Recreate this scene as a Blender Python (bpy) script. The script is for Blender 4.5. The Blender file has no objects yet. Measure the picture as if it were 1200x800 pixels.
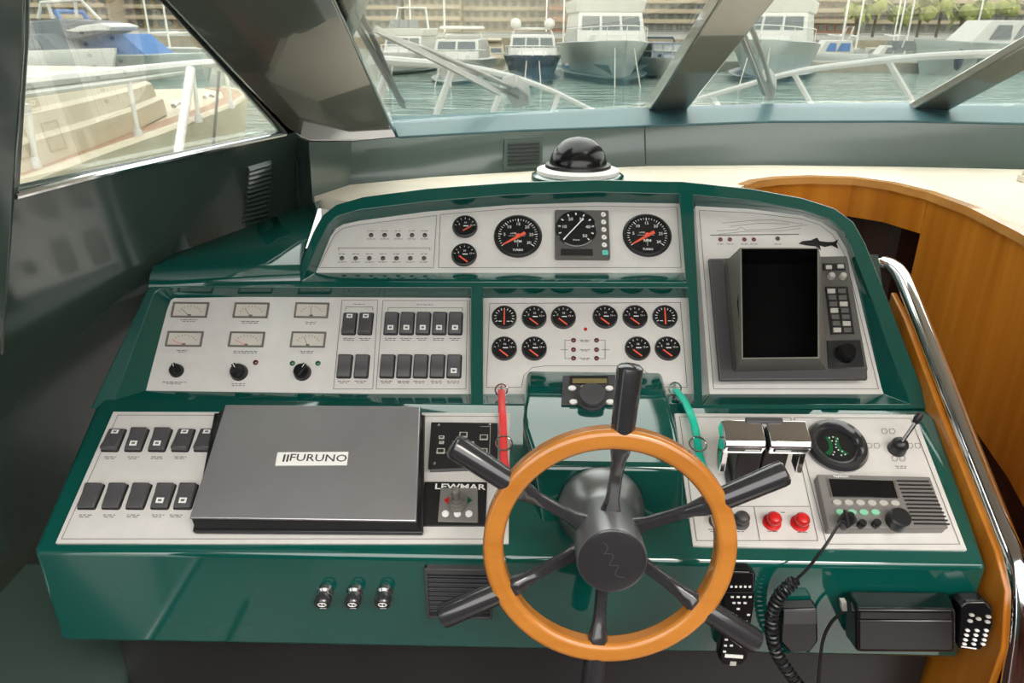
import bpy, bmesh, math, random
from mathutils import Vector, Matrix
from mathutils.geometry import tessellate_polygon
random.seed(7)
SC = bpy.context.scene
COL = SC.collection
R = math.radians

# ------------------------------------------------------------------ camera
# the eye is the origin, +Y runs forward through the windscreen, z = -1.65 is the cabin sole
F = 870.0
PITCH, YAW, ROLL = 23.0, 1.0, 0.35
cam_d = bpy.data.cameras.new('camera')
cam_d.sensor_width = 36.0
cam_d.lens = F / 1200 * 36
cam_d.clip_end = 2000
cam_d.clip_start = 0.02
cam = bpy.data.objects.new('camera', cam_d)
COL.objects.link(cam)
CM = (Matrix.Rotation(R(YAW), 4, 'Z') @ Matrix.Rotation(R(90 - PITCH), 4, 'X') @ Matrix.Rotation(R(ROLL), 4, 'Z'))
cam.matrix_world = CM
SC.camera = cam

# ------------------------------------------------------------------ sky, sun, exposure
W = bpy.data.worlds.new('sky'); SC.world = W
W.use_nodes = True
nt = W.node_tree
bg = nt.nodes['Background']
bg.inputs['Color'].default_value = (1.0, 0.985, 0.95, 1)
bg.inputs['Strength'].default_value = 3.1
sun_d = bpy.data.lights.new('sun', 'SUN')
sun_d.energy = 1.6
sun_d.angle = R(25)
sun_d.color = (1.0, 0.94, 0.84)
sun = bpy.data.objects.new('sun', sun_d); COL.objects.link(sun)
sun.rotation_euler = (R(42), 0, R(35))
SC.view_settings.view_transform = 'Standard'
SC.view_settings.look = 'None'
SC.view_settings.exposure = 0.28
SC.view_settings.gamma = 1.0
SC.view_settings.use_curve_mapping = False

# ------------------------------------------------------------------ measuring helpers
def ray(u, v):
    d = CM.to_3x3() @ Vector((u - 600, 400 - v, -F))
    return d.normalized()
def hit(u, v, P, n):
    d = ray(u, v)
    return d * (Vector(P).dot(n) / d.dot(n))
def hitz(u, v, z): return hit(u, v, (0, 0, z), Vector((0, 0, 1)))
def hity(u, v, y): return hit(u, v, (0, y, 0), Vector((0, 1, 0)))
def hitx(u, v, x): return hit(u, v, (x, 0, 0), Vector((1, 0, 0)))
class Frame:
    """a sloping plane: X across, U up the slope, N out of it"""
    def __init__(s, O, U, X=(1, 0, 0)):
        s.O = Vector(O); s.X = Vector(X).normalized(); s.U = Vector(U).normalized()
        s.N = s.X.cross(s.U).normalized()
        s.M = Matrix((s.X, s.U, s.N)).transposed().to_4x4()
        s.M.translation = s.O
    def px(s, u, v, c=0.0):
        p = hit(u, v, s.O + s.N * c, s.N) - s.O
        return p.dot(s.X), p.dot(s.U)
    def w(s, a, b, c=0.0): return s.O + s.X * a + s.U * b + s.N * c
    def wp(s, u, v, c=0.0): return hit(u, v, s.O + s.N * c, s.N)

# ------------------------------------------------------------------ mesh helpers
class MB:
    def __init__(s): s.v = []; s.f = []
    def add(s, vs, fs):
        o = len(s.v)
        s.v += [tuple(p) for p in vs]
        s.f += [tuple(i + o for i in f) for f in fs]
        return s
    def box(s, c, d, M=None):
        cx, cy, cz = c; x, y, z = d[0] / 2, d[1] / 2, d[2] / 2
        vs = [(cx + i * x, cy + j * y, cz + k * z) for k in (-1, 1) for j in (-1, 1) for i in (-1, 1)]
        if M is not None: vs = [M @ Vector(p) for p in vs]
        return s.add(vs, [(0, 2, 3, 1), (4, 5, 7, 6), (0, 1, 5, 4), (2, 6, 7, 3), (0, 4, 6, 2), (1, 3, 7, 5)])
    def prism(s, poly, z0, z1, taper=1.0):
        n = len(poly)
        cx = sum(p[0] for p in poly) / n; cy = sum(p[1] for p in poly) / n
        vs = [(x, y, z0) for x, y in poly] + [(cx + (x - cx) * taper, cy + (y - cy) * taper, z1) for x, y in poly]
        return s.loops(vs[:n], vs[n:])
    def loops(s, A, B, cap=True):
        n = len(A)
        fs = [(i, (i + 1) % n, n + (i + 1) % n, n + i) for i in range(n)]
        if cap: fs += [tuple(range(n))[::-1], tuple(range(n, 2 * n))]
        return s.add(list(A) + list(B), fs)
    def loft(s, secs, closed=True, cap=True):
        n = len(secs[0]); vs = [p for q in secs for p in q]; fs = []
        for k in range(len(secs) - 1):
            for i in range(n if closed else n - 1):
                j = (i + 1) % n
                fs.append((k * n + i, k * n + j, (k + 1) * n + j, (k + 1) * n + i))
        if cap and closed:
            fs += [tuple(range(n))[::-1], tuple(range((len(secs) - 1) * n, len(secs) * n))]
        return s.add(vs, fs)
    def lathe(s, prof, seg=24, c=(0, 0, 0)):
        """prof: (r, z) list, axis z"""
        secs = []
        for r, z in prof:
            secs.append([(c[0] + r * math.cos(2 * math.pi * i / seg), c[1] + r * math.sin(2 * math.pi * i / seg), c[2] + z) for i in range(seg)])
        return s.loft(secs)
    def cyl(s, c, r, z0, z1, seg=16): return s.lathe([(r, z0), (r, z1)], seg, c)
    def tube(s, pts, r, seg=8, cap=True, rs=None):
        pts = [Vector(p) for p in pts]; secs = []; n = len(pts)
        up = None
        for i, p in enumerate(pts):
            t = (pts[min(i + 1, n - 1)] - pts[max(i - 1, 0)]).normalized()
            if up is None:
                up = Vector((0, 0, 1)) if abs(t.z) < 0.9 else Vector((1, 0, 0))
            a = t.cross(up)
            a.normalize(); b = a.cross(t).normalized(); up = b
            rr = rs[i] if rs else r
            secs.append([p + (a * math.cos(2 * math.pi * k / seg) + b * math.sin(2 * math.pi * k / seg)) * rr for k in range(seg)])
        return s.loft(secs, True, cap)
    def poly(s, pts): return s.add(pts, [tuple(range(len(pts)))])
    def quadxy(s, x0, y0, x1, y1, z): return s.add([(x0, y0, z), (x1, y0, z), (x1, y1, z), (x0, y1, z)], [(0, 1, 2, 3)])
    def line(s, p, q, w, z):
        p = Vector(p[:2]); q = Vector(q[:2]); d = (q - p).normalized(); n = Vector((-d.y, d.x)) * w / 2
        return s.add([(*(p - n), z), (*(q - n), z), (*(q + n), z), (*(p + n), z)], [(0, 1, 2, 3)])
    def sphere(s, c, r, seg=12, rings=8, z0=-1.0, z1=1.0, sc=(1, 1, 1)):
        secs = []
        for k in range(rings + 1):
            t = z0 + (z1 - z0) * k / rings
            a = math.asin(max(-1, min(1, t)))
            rr = max(math.cos(a), 1e-3) * r
            secs.append([(c[0] + sc[0] * rr * math.cos(2 * math.pi * i / seg), c[1] + sc[1] * rr * math.sin(2 * math.pi * i / seg), c[2] + sc[2] * r * math.sin(a)) for i in range(seg)])
        return s.loft(secs)
    def xf(s, M):
        s.v = [tuple(M @ Vector(p)) for p in s.v]; return s
    def mesh(s, name, mat, ang=35):
        me = bpy.data.meshes.new(name)
        me.from_pydata(s.v, [], s.f)
        bm = bmesh.new(); bm.from_mesh(me)
        bmesh.ops.recalc_face_normals(bm, faces=bm.faces)
        bm.to_mesh(me); bm.free()
        me.polygons.foreach_set('use_smooth', [True] * len(me.polygons))
        me.set_sharp_from_angle(angle=R(ang))
        me.materials.append(MAT[mat] if isinstance(mat, str) else mat)
        me.update()
        return me
PM = {}
def bevel(o, w, seg=2, ang=30):
    m = o.modifiers.new('bevel', 'BEVEL'); m.width = w; m.segments = seg
    m.limit_method = 'ANGLE'; m.angle_limit = R(ang); m.harden_normals = False
    return o
def obj(name, mb, mat, parent=None, bev=0, seg=2, world=False, ang=35, label=None):
    me = mb if isinstance(mb, bpy.types.Mesh) else mb.mesh(name, mat, ang)
    o = bpy.data.objects.new(name, me); COL.objects.link(o)
    if parent is not None:
        o.parent = parent
        if world: o.matrix_parent_inverse = PM[parent.name].inverted()
        PM[o.name] = PM[parent.name].copy() if not world else Matrix()
    else: PM[o.name] = Matrix()
    if bev: bevel(o, bev, seg)
    if label: o['label'] = label
    return o
def tag(o, label=None, cat=None, group=None, kind=None):
    if label: o['label'] = label
    if cat: o['category'] = cat
    if group: o['group'] = group
    if kind: o['kind'] = kind
    return o
def thing(name, label, cat, M=None, group=None):
    o = bpy.data.objects.new(name, None); COL.objects.link(o)
    o.empty_display_size = 0.02
    M = Matrix() if M is None else (M if isinstance(M, Matrix) else Matrix.Translation(M))
    o.matrix_world = M; PM[o.name] = M.copy()
    return tag(o, label, cat, group)
def struct(name, mb, mat, bev=0, seg=2, ang=35):
    o = obj(name, mb, mat, None, bev, seg, ang=ang); o['kind'] = 'structure'; return o
def dup(root, M, label=None, group=None):
    c = root.copy(); COL.objects.link(c); c.matrix_world = M; PM[c.name] = M.copy()
    if label: c['label'] = label
    if group: c['group'] = group
    for ch in root.children:
        d = ch.copy(); COL.objects.link(d); d.parent = c
        for g in ch.children:
            e = g.copy(); COL.objects.link(e); e.parent = d
    return c
def T(x, y, z=0): return Matrix.Translation((x, y, z))
def plate(front, back, holes):
    """a sheet with drafted openings: loops of 3-D points on the front and the back"""
    mb = MB()
    loops = [front] + [h[0] for h in holes]
    allp = [p for l in loops for p in l]
    tr = tessellate_polygon([[Vector(p) for p in l] for l in loops])
    mb.add(allp, [tuple(t) for t in tr])
    o = 0
    backs = [back] + [h[1] for h in holes]
    for l, b in zip(loops, backs):
        n = len(l); k = len(mb.v)
        mb.v += [tuple(p) for p in b]
        for i in range(n):
            j = (i + 1) % n
            mb.f.append((o + i, o + j, k + j, k + i))
        o += n
    return mb
_tx = {}
def text(s, size, z=0.0, x=0, y=0, align='CENTER', mb=None, sx=1.0, bold=0.0, rot=0):
    """flat lettering as mesh faces"""
    key = (s, align, bold)
    if key not in _tx:
        cu = bpy.data.curves.new('lettering', 'FONT'); cu.body = s; cu.size = 1.0
        cu.align_x = align; cu.align_y = 'CENTER'; cu.resolution_u = 2; cu.offset = bold
        o = bpy.data.objects.new('lettering', cu)
        me = bpy.data.meshes.new_from_object(o)
        _tx[key] = ([v.co.copy() for v in me.vertices], [tuple(p.vertices) for p in me.polygons])
        bpy.data.objects.remove(o); bpy.data.meshes.remove(me); bpy.data.curves.remove(cu)
    vs, fs = _tx[key]
    mb = mb or MB(); c, s_ = math.cos(rot), math.sin(rot)
    return mb.add([(x + (p.x * sx * c - p.y * s_) * size, y + (p.x * sx * s_ + p.y * c) * size, z) for p in vs], fs)
def rrect(x0, y0, x1, y1, r, n=4):
    out = []
    for cx, cy, a in ((x1 - r, y1 - r, 0), (x0 + r, y1 - r, 90), (x0 + r, y0 + r, 180), (x1 - r, y0 + r, 270)):
        for k in range(n + 1):
            t = R(a + 90 * k / n); out.append((cx + r * math.cos(t), cy + r * math.sin(t)))
    return out
ORD = ['first', 'second', 'third', 'fourth', 'fifth', 'sixth', 'seventh', 'eighth', 'ninth', 'tenth']

# ------------------------------------------------------------------ materials
MAT = {}
def mat(name, col, rough=0.5, metal=0.0, coat=0.0, spec=0.5, var=0.0, scale=8.0, bump=0.0, bscale=60.0, stretch=(1, 1, 1), col2=None, emit=None):
    m = bpy.data.materials.new(name); m.use_nodes = True
    n = m.node_tree.nodes; l = m.node_tree.links; b = n['Principled BSDF']
    b.inputs['Base Color'].default_value = (*col, 1); b.inputs['Roughness'].default_value = rough
    b.inputs['Metallic'].default_value = metal; b.inputs['Coat Weight'].default_value = coat
    b.inputs['Coat Roughness'].default_value = 0.03; b.inputs['Specular IOR Level'].default_value = spec
    if emit: b.inputs['Emission Color'].default_value = (*emit[0], 1); b.inputs['Emission Strength'].default_value = emit[1]
    tc = n.new('ShaderNodeTexCoord'); mp = n.new('ShaderNodeMapping'); l.new(tc.outputs['Object'], mp.inputs['Vector'])
    mp.inputs['Scale'].default_value = stretch
    if var or col2:
        t = n.new('ShaderNodeTexNoise'); t.inputs['Scale'].default_value = scale; t.inputs['Detail'].default_value = 5
        l.new(mp.outputs['Vector'], t.inputs['Vector'])
        r = n.new('ShaderNodeValToRGB'); r.color_ramp.elements[0].position = 0.3; r.color_ramp.elements[1].position = 0.7
        c2 = col2 or tuple(min(1, c * (1 + var)) for c in col); c1 = col if col2 else tuple(c * (1 - var) for c in col)
        r.color_ramp.elements[0].color = (*c1, 1); r.color_ramp.elements[1].color = (*c2, 1)
        l.new(t.outputs['Fac'], r.inputs['Fac']); l.new(r.outputs['Color'], b.inputs['Base Color'])
    if bump:
        t = n.new('ShaderNodeTexNoise'); t.inputs['Scale'].default_value = bscale; t.inputs['Detail'].default_value = 3
        l.new(mp.outputs['Vector'], t.inputs['Vector'])
        bp = n.new('ShaderNodeBump'); bp.inputs['Strength'].default_value = bump; bp.inputs['Distance'].default_value = 0.002
        l.new(t.outputs['Fac'], bp.inputs['Height']); l.new(bp.outputs['Normal'], b.inputs['Normal'])
    MAT[name] = m
    return m
mat('green', (0.002, 0.066, 0.053), 0.08, coat=1.0, var=0.06, scale=3)
MAT['green'].node_tree.nodes['Principled BSDF'].inputs['Coat IOR'].default_value = 1.52
mat('wallgreen', (0.046, 0.072, 0.060), 0.24, coat=0.7, var=0.08, scale=2)
MAT['wallgreen'].node_tree.nodes['Principled BSDF'].inputs['Coat Roughness'].default_value = 0.10
mat('olivereflect', (0.115, 0.112, 0.090), 0.2, coat=1.0, var=0.06, scale=2)  # pillar paint; its olive base carries the cream worktop's reflection
MAT['olivereflect'].node_tree.nodes['Principled BSDF'].inputs['Coat IOR'].default_value = 1.7
mat('sill', (0.040, 0.095, 0.105), 0.45, coat=0.1, spec=0.25, var=0.05)  # blue base stands in for sky reflected in the ledge
mat('headliner', (0.55, 0.50, 0.42), 0.8, var=0.04)
mat('panel', (0.74, 0.715, 0.685), 0.33, metal=0.25, var=0.03, scale=40, bump=0.02, bscale=400)
mat('print', (0.12, 0.11, 0.10), 0.6, var=0.1)
mat('cream', (0.70, 0.63, 0.52), 0.55, var=0.05, scale=12, bump=0.1, bscale=300)
mat('black', (0.012, 0.012, 0.013), 0.35, var=0.15)
mat('blackgloss', (0.006, 0.006, 0.007), 0.18, coat=0.15, spec=0.35, var=0.1)
mat('rocker', (0.062, 0.060, 0.064), 0.38, var=0.1, scale=60)
mat('charcoal', (0.055, 0.053, 0.056), 0.42, var=0.06, bump=0.05, bscale=900)
mat('cover', (0.56, 0.545, 0.57), 0.36, metal=0.88, var=0.05, bump=0.06, bscale=900)  # pale metallic base stands in for overhead sheen on the black plastic lid
mat('dial', (0.010, 0.011, 0.013), 0.15, coat=0.5, var=0.1)
mat('white', (0.80, 0.78, 0.74), 0.5, var=0.03)
mat('legend', (0.75, 0.74, 0.72), 0.5, var=0.1, scale=300)
mat('red', (0.55, 0.012, 0.012), 0.3, var=0.1)
mat('needle', (0.75, 0.10, 0.05), 0.4, var=0.05)
mat('void', (0.002, 0.002, 0.002), 0.9, spec=0.1)
mat('redlamp', (0.10, 0.004, 0.006), 0.2, coat=0.5, var=0.1)
mat('greenlamp', (0.004, 0.09, 0.03), 0.2, coat=0.5, var=0.1)
mat('lamp', (0.02, 0.014, 0.012), 0.25, coat=0.5, var=0.1)
mat('chrome', (0.82, 0.82, 0.84), 0.09, metal=1.0, var=0.03)
mat('steel', (0.55, 0.55, 0.56), 0.25, metal=1.0, var=0.05)
mat('satinblack', (0.026, 0.026, 0.029), 0.22, coat=0.7, var=0.1)
mat('hubgrey', (0.26, 0.26, 0.265), 0.34, metal=0.8, var=0.08)
mat('redcord', (0.72, 0.05, 0.05), 0.4, var=0.08, scale=40)
mat('tealcord', (0.0, 0.50, 0.34), 0.4, var=0.08, scale=40)
mat('lcd', (0.20, 0.16, 0.07), 0.25, coat=0.5, var=0.06)
mat('metercream', (0.62, 0.58, 0.52), 0.4, coat=0.3, var=0.05)
mat('greykey', (0.42, 0.40, 0.36), 0.45, var=0.06)
mat('greenkey', (0.22, 0.50, 0.33), 0.45, var=0.06)
mat('tealkey', (0.12, 0.55, 0.48), 0.45, var=0.06)
mat('radio', (0.165, 0.155, 0.145), 0.5, var=0.05, bump=0.05, bscale=900)
mat('bezelgrey', (0.085, 0.080, 0.074), 0.45, var=0.06)
mat('hoodgrey', (0.16, 0.15, 0.13), 0.5, var=0.05)
def wood(name, c1, c2, axis='Z', scale=14):
    m = mat(name, c1, 0.25, coat=0.5, scale=scale, col2=c2, stretch={'X': (0.08, 1, 1), 'Y': (1, 0.08, 1), 'Z': (1, 1, 0.06)}[axis])
    return m
wood('oak', (0.42, 0.135, 0.010), (0.56, 0.205, 0.020), 'Z', 22)
wood('oakrim', (0.44, 0.19, 0.045), (0.58, 0.28, 0.075), 'X', 10)
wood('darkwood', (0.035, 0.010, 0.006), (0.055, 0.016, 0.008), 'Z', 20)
wood('wheelwood', (0.43, 0.155, 0.024), (0.52, 0.20, 0.035), 'X', 25)
def glass(name, tint=(1, 1, 1), refl=1.0):
    m = bpy.data.materials.new(name); m.use_nodes = True
    n = m.node_tree.nodes; l = m.node_tree.links
    for x in list(n):
        if x.type != 'OUTPUT_MATERIAL': n.remove(x)
    out = [x for x in n if x.type == 'OUTPUT_MATERIAL'][0]
    tr = n.new('ShaderNodeBsdfTransparent'); tr.inputs['Color'].default_value = (*tint, 1)
    gl = n.new('ShaderNodeBsdfGlossy'); gl.inputs['Roughness'].default_value = 0.02
    fr = n.new('ShaderNodeFresnel'); fr.inputs['IOR'].default_value = 1.45
    mu = n.new('ShaderNodeMath'); mu.operation = 'MULTIPLY'; mu.inputs[1].default_value = refl; l.new(fr.outputs[0], mu.inputs[0])
    mx = n.new('ShaderNodeMixShader'); l.new(mu.outputs[0], mx.inputs[0]); l.new(tr.outputs[0], mx.inputs[1]); l.new(gl.outputs[0], mx.inputs[2])
    l.new(mx.outputs[0], out.inputs['Surface'])
    MAT[name] = m; return m
glass('glass', (0.93, 0.96, 0.94), 0.5)
# ------------------------------------------------------------------ planes of the helm
A45 = Vector((0, 1, 1)).normalized()
PANEL = Frame((0, 1.45, -0.739), A45)                       # the three upper instrument panels
FACE = Frame((0, 1.402, -0.739), A45)                       # moulding face in front of them
LOW = Frame((0, 1.105, -0.876), (0, 1, 0.525))              # lower sloping panel
ZW = -0.42                                                  # worktop
YF = 1.085                                                  # fascia
SOLE = -1.65

# ------------------------------------------------------------------ cabin shell
front_base = [hitz(u, v, ZW) for u, v in ((366, 231), (410, 216.5), (504, 207.5), (620, 200.5), (760, 194.5), (900, 193.5), (1060, 195.5), (1200, 198.5), (1420, 204))]
front_top = []
for (u, v), b in zip(((362, 166), (412, 166), (466, 161), (610, 153), (755, 148), (900, 142.5), (1060, 142), (1200, 145), (1420, 150)), front_base):
    # the wall leans forward a little as it rises
    p = hity(u, v, b.y + 0.03); front_top.append(p)
hd = Vector((math.sin(R(18)), math.cos(R(18)), 0))
dn = Vector((-0.56, 0, -1)).normalized()
S0 = hity(336, 157, front_base[0].y)
WALL = Frame(S0, -dn, hd)
if WALL.N.x < 0: WALL.N = -WALL.N
def wallp(u, v, c=0.0): return hit(u, v, S0 + WALL.N * c, WALL.N)
front_base.insert(0, wallp(345, 243, -.012)); front_top.insert(0, wallp(345, 160, -.012))
mb = MB()
n = len(front_base)
thk = Vector((0, 0.02, 0))
secA = [(*b,) for b in front_base]; secB = [(*t,) for t in front_top]
low = [b + Vector((0, 0, -0.22 if i < 1 else -.04)) for i, b in enumerate(front_base)]
mb.loft([[low[i], front_base[i], front_top[i], front_top[i] + thk, low[i] + thk] for i in range(n)], True, True)
struct('wall_front', mb, 'wallgreen')
# sill ledge under the glass, tinted for the sky it reflects
sill_px = [(456, 136), (600, 130.5), (760, 125), (900, 121), (1060, 120), (1200, 122), (1420, 127)]
sill_in = front_top[3:]
sill_out = [hit(u, v, p, Vector((0, -0.22, 1)).normalized()) for (u, v), p in zip(sill_px, sill_in)]
mb = MB()
mb.loft([[a + Vector((0, -0.004, 0.003)), b, b + Vector((0, 0.03, -0.02)), a + Vector((0, 0.01, -0.03))] for a, b in zip(sill_in, sill_out)])
struct('trim_1', mb, 'sill', 0.004)
# the rake of the windscreen: pillars run parallel to this line
D = -ray(581, 410)
D = Vector((D.x, D.y, D.z)).normalized()
def strut(bl, br, length, thick, name, mt, bev=0.006):
    """a raked post between two base points, rising along D"""
    nrm = (br - bl).cross(D).normalized()
    if nrm.z > 0: nrm = -nrm
    mb = MB(); o = -D * 0.10
    mb.loops([bl + o, br + o, br + o - nrm * thick, bl + o - nrm * thick],
             [bl + D * length, br + D * length, br + D * length - nrm * thick, bl + D * length - nrm * thick])
    return struct(name, mb, mt, bev)
pl = hity(336, 152, front_base[1].y + 0.0); pr = hity(462, 152, front_base[3].y + 0.02)
strut(pl, pr, 1.35, 0.05, 'trim_2', 'olivereflect')
Yg = sill_out[2].y
m1l = hity(762, 128, Yg - 0.06); m1r = hity(808, 126, Yg - 0.06)
strut(m1l, m1r, 1.15, 0.05, 'trim_3', 'olivereflect')
m2l = hity(1078, 124, Yg - 0.08); m2r = hity(1116, 128, Yg - 0.08)
strut(m2l, m2r, 1.15, 0.032, 'trim_4', 'olivereflect')
# windscreen panes, one between each pair of posts
def pane(a, b, name, L=1.12):
    up = D
    off = Vector((0, 0.02, 0.012))
    nn = (b - a).cross(up).normalized() * 0.008
    mb = MB(); q = [a + off, b + off, b + off + up * L, a + off + up * L]
    mb.loops(q, [p + nn for p in q])
    return struct(name, mb, 'glass')
pane(pr + Vector((-.04, 0.1, 0)), m1l + Vector((.02, .05, 0)), 'window_1')
pane(m1r + Vector((-.02, .05, 0)), m2l + Vector((.02, .05, 0)), 'window_2')
pane(m2r + Vector((-.02, .05, 0)), hity(1420, 127, Yg - .05), 'window_3')

# port side: a wall that leans in as it rises
open_px = [(330, 157), (190, 0), (120, -75), (38, -75), (36, 40), (24, 222)]
opening = [wallp(u, v) for u, v in open_px]
fwd = S0 + hd * 0.25
outer = [wallp(352, 156) , S0 + hd * 0.0 - dn * 1.4, S0 - hd * 1.9 - dn * 1.4, S0 - hd * 1.9 + dn * 1.55, S0 + hd * 0.9 + dn * 1.55, wallp(352, 250) + hd * 0.1]
outer = [S0 + hd * 0.12 + dn * 0.0, S0 + hd * 0.12 - dn * 0.9, S0 - hd * 1.9 - dn * 0.9, S0 - hd * 1.9 + dn * 1.5, S0 + hd * 0.5 + dn * 1.5, S0 + hd * 0.5 + dn * 0.06]
ofs = WALL.N * -0.014
wl = plate(outer, [p + ofs for p in outer], [(opening, [p + ofs for p in opening])])
struct('wall_left', wl, 'wallgreen', 0.004)
mb = MB(); gp = [p + ofs * 0.6 for p in opening]
mb.loops(gp, [p + WALL.N * 0.006 for p in gp]); struct('window_4', mb, 'glass')
# bright bead along the foot of the side window
mb = MB(); mb.tube([wallp(18, 230, 0.006), wallp(110, 206, 0.006), wallp(220, 181, 0.006), wallp(334, 157, 0.006)], 0.006, 8); struct('trim_5', mb, 'chrome')
mb = MB(); mb.tube([wallp(334, 156, 0.004), wallp(262, 76, 0.004), wallp(188, -4, 0.004)], 0.006, 8); struct('trim_6', mb, 'black')
# dark post at the left edge
mb = MB()
pa = [wallp(-40, -60, 0.05), wallp(36, -60, 0.05), wallp(34, 60, 0.05), wallp(22, 225, 0.05), wallp(8, 420, 0.05), wallp(-60, 420, 0.05)]
mb.loops(pa, [p - WALL.N * 0.05 for p in pa]); struct('trim_7', mb, 'wallgreen', 0.012, 3)

# unseen roof: sloping headliner behind the windscreen head, left open aft for light
GT = sill_out[2] + D * 1.08
mb = MB()
mb.loft([[(x, GT.y + .05, GT.z - .01), (x, .55, .60), (x, .15, .64), (x, .15, .69), (x, .55, .66), (x, GT.y + .05, GT.z + .04)] for x in (-1.25, 3.1)])
struct('ceiling', mb, 'headliner')
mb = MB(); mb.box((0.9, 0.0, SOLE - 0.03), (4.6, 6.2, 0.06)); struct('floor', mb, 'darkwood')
mb = MB(); mb.box((3.05, -0.1, -.5), (0.05, 5.2, 2.4)); struct('wall_right', mb, 'darkwood')  # out of view; carried up to the roof to dim the right side
mb = MB(); mb.box((.9, -1.9, -.85), (4.4, 0.05, 1.6)); struct('light_block_aft', mb, 'darkwood')  # added bulkhead out of view, keeps low aft light off the fascia
mb = MB(); mb.box((-1.33, -.95, -.9), (.05, 1.9, 1.5)); struct('light_block_port', mb, 'wallgreen')  # added wall out of view, cuts side light behind the helm

# cream worktop behind and beside the helm
edge = [hitz(u, v, ZW) for u, v in ((872, 217), (884, 212.5), (910, 209), (950, 207.5), (1000, 209), (1045, 215), (1090, 226), (1140, 244), (1200, 274), (1260, 312), (1330, 365))]
top = [Vector((-0.45, 1.90, ZW)), Vector((0.5, 1.95, ZW))] + edge + [Vector((2.9, edge[-1].y, ZW)), Vector((2.9, 2.3, ZW))] + [b + Vector((0, 0.01, 0)) for b in front_base[:0:-1]]
mb = MB(); tr = tessellate_polygon([top]); nn = len(top)
mb.add(top + [p - Vector((0, 0, 0.03)) for p in top], list(tr) + [tuple(i + nn for i in t) for t in tr] + [(i, (i + 1) % nn, nn + (i + 1) % nn, nn + i) for i in range(nn)])
wt = obj('worktop', mb, 'cream'); tag(wt, 'cream worktop running behind the helm under the windscreen', 'worktop')
# ------------------------------------------------------------------ helm console
console = thing('helm_console', 'glossy dark green moulded helm console with silver instrument panels', 'console', (0, 1.2, SOLE))
def fpx(l): return [FACE.wp(u, v) for u, v in l]
def ppx(l): return [PANEL.wp(u, v) for u, v in l]
outer_px = [(106, 479), (171, 342), (176, 335), (186, 331), (338, 331), (347, 322), (356, 300), (367, 272), (378, 252), (394, 240), (425, 231), (500, 221), (600, 213.5), (700, 210.5), (800, 213), (880, 221), (940, 232), (978, 244), (1000, 260), (1014, 285), (1040, 350), (1090, 479)]
fo = fpx(outer_px)
bo = [p + Vector((0, 0.16, -.034 if p.z > -.5 else 0)) for p in fo]
h_ml = ([(133, 473), (178, 350), (182, 342), (190, 338), (200, 337), (552, 337), (552, 473)],
        [(172, 460), (198, 360), (201, 352), (207, 348.5), (215, 348), (549, 349.5), (549, 461)])
h_mc = ([(566, 473), (566, 337), (806, 337), (814, 473)], [(568, 461), (568, 349.5), (804, 349.5), (811, 461)])
h_tp = ([(353, 330), (371, 288), (384, 263), (396, 253), (420, 246), (500, 236), (600, 228), (700, 225), (796, 227), (804, 331)],
        [(371, 319), (388, 277), (394, 268), (402, 263.5), (420, 259.5), (500, 248.5), (600, 240.5), (700, 237.5), (796, 239), (802, 319)])
h_rt = ([(812, 228), (880, 235), (940, 246), (972, 257), (990, 272), (1002, 300), (1022, 352), (1068, 474), (823, 474)],
        [(815, 242), (880, 245.5), (940, 253), (962, 260), (980, 272), (992, 292), (1004, 336), (1034, 461), (832, 461)])
holes = [(fpx(a), ppx(b)) for a, b in (h_ml, h_mc, h_tp, h_rt)]
up = obj('moulding', plate(fo, bo, holes), 'green', console, 0.0065, 4, True, ang=40)
# four recessed instrument plates
def panel(fr, px, name='instrument_panel', c=0.0015, grow=0.004, mt='panel', thick=0.01):
    pts = [fr.px(u, v) for u, v in px]
    cx = sum(p[0] for p in pts) / len(pts); cy = sum(p[1] for p in pts) / len(pts)
    if grow: pts = [(x + math.copysign(grow, x - cx), y + math.copysign(grow, y - cy)) for x, y in pts]
    mb = MB(); mb.prism(pts, c - thick, c); mb.xf(fr.M)
    return obj(name, mb, mt, console, 0.001, 1, True)
p_ml = panel(PANEL, h_ml[1]); p_mc = panel(PANEL, h_mc[1]); p_tp = panel(PANEL, h_tp[1]); p_rt = panel(PANEL, h_rt[1])
# lower body
zl = -0.742
tl = hitz(108, 479, zl); tr_ = hitz(1088, 480, zl)
fl = hity(40, 651, YF); frr = hity(1161, 654, YF)
xl0, xr0, xl1, xr1 = fl.x, frr.x, tl.x, tr_.x
zb = hity(400, 758, YF).z
prof = [(YF, zb), (YF, -0.888), (1.10, -0.8815), (1.366, zl), (1.50, zl), (1.50, zb)]
def xat(y): t = (y - YF) / (1.40 - YF); return xl0 + (xl1 - xl0) * t, xr0 + (xr1 - xr0) * t
L = [Vector((xat(y)[0], y, z)) for y, z in prof]; Rr = [Vector((xat(y)[1], y, z)) for y, z in prof]
mb = MB(); mb.loops(L, Rr); lower = obj('lower_moulding', mb, 'green', console, 0.010, 4, True)
px_ll = [(133, 482.5), (598, 484), (596, 637), (65, 637)]
px_lr = [(790, 484.5), (1072, 486), (1133, 645), (812, 640)]
p_ll = panel(LOW, px_ll, c=0.002, grow=0, thick=0.006); p_lr = panel(LOW, px_lr, c=0.002, grow=0, thick=0.006)
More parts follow.
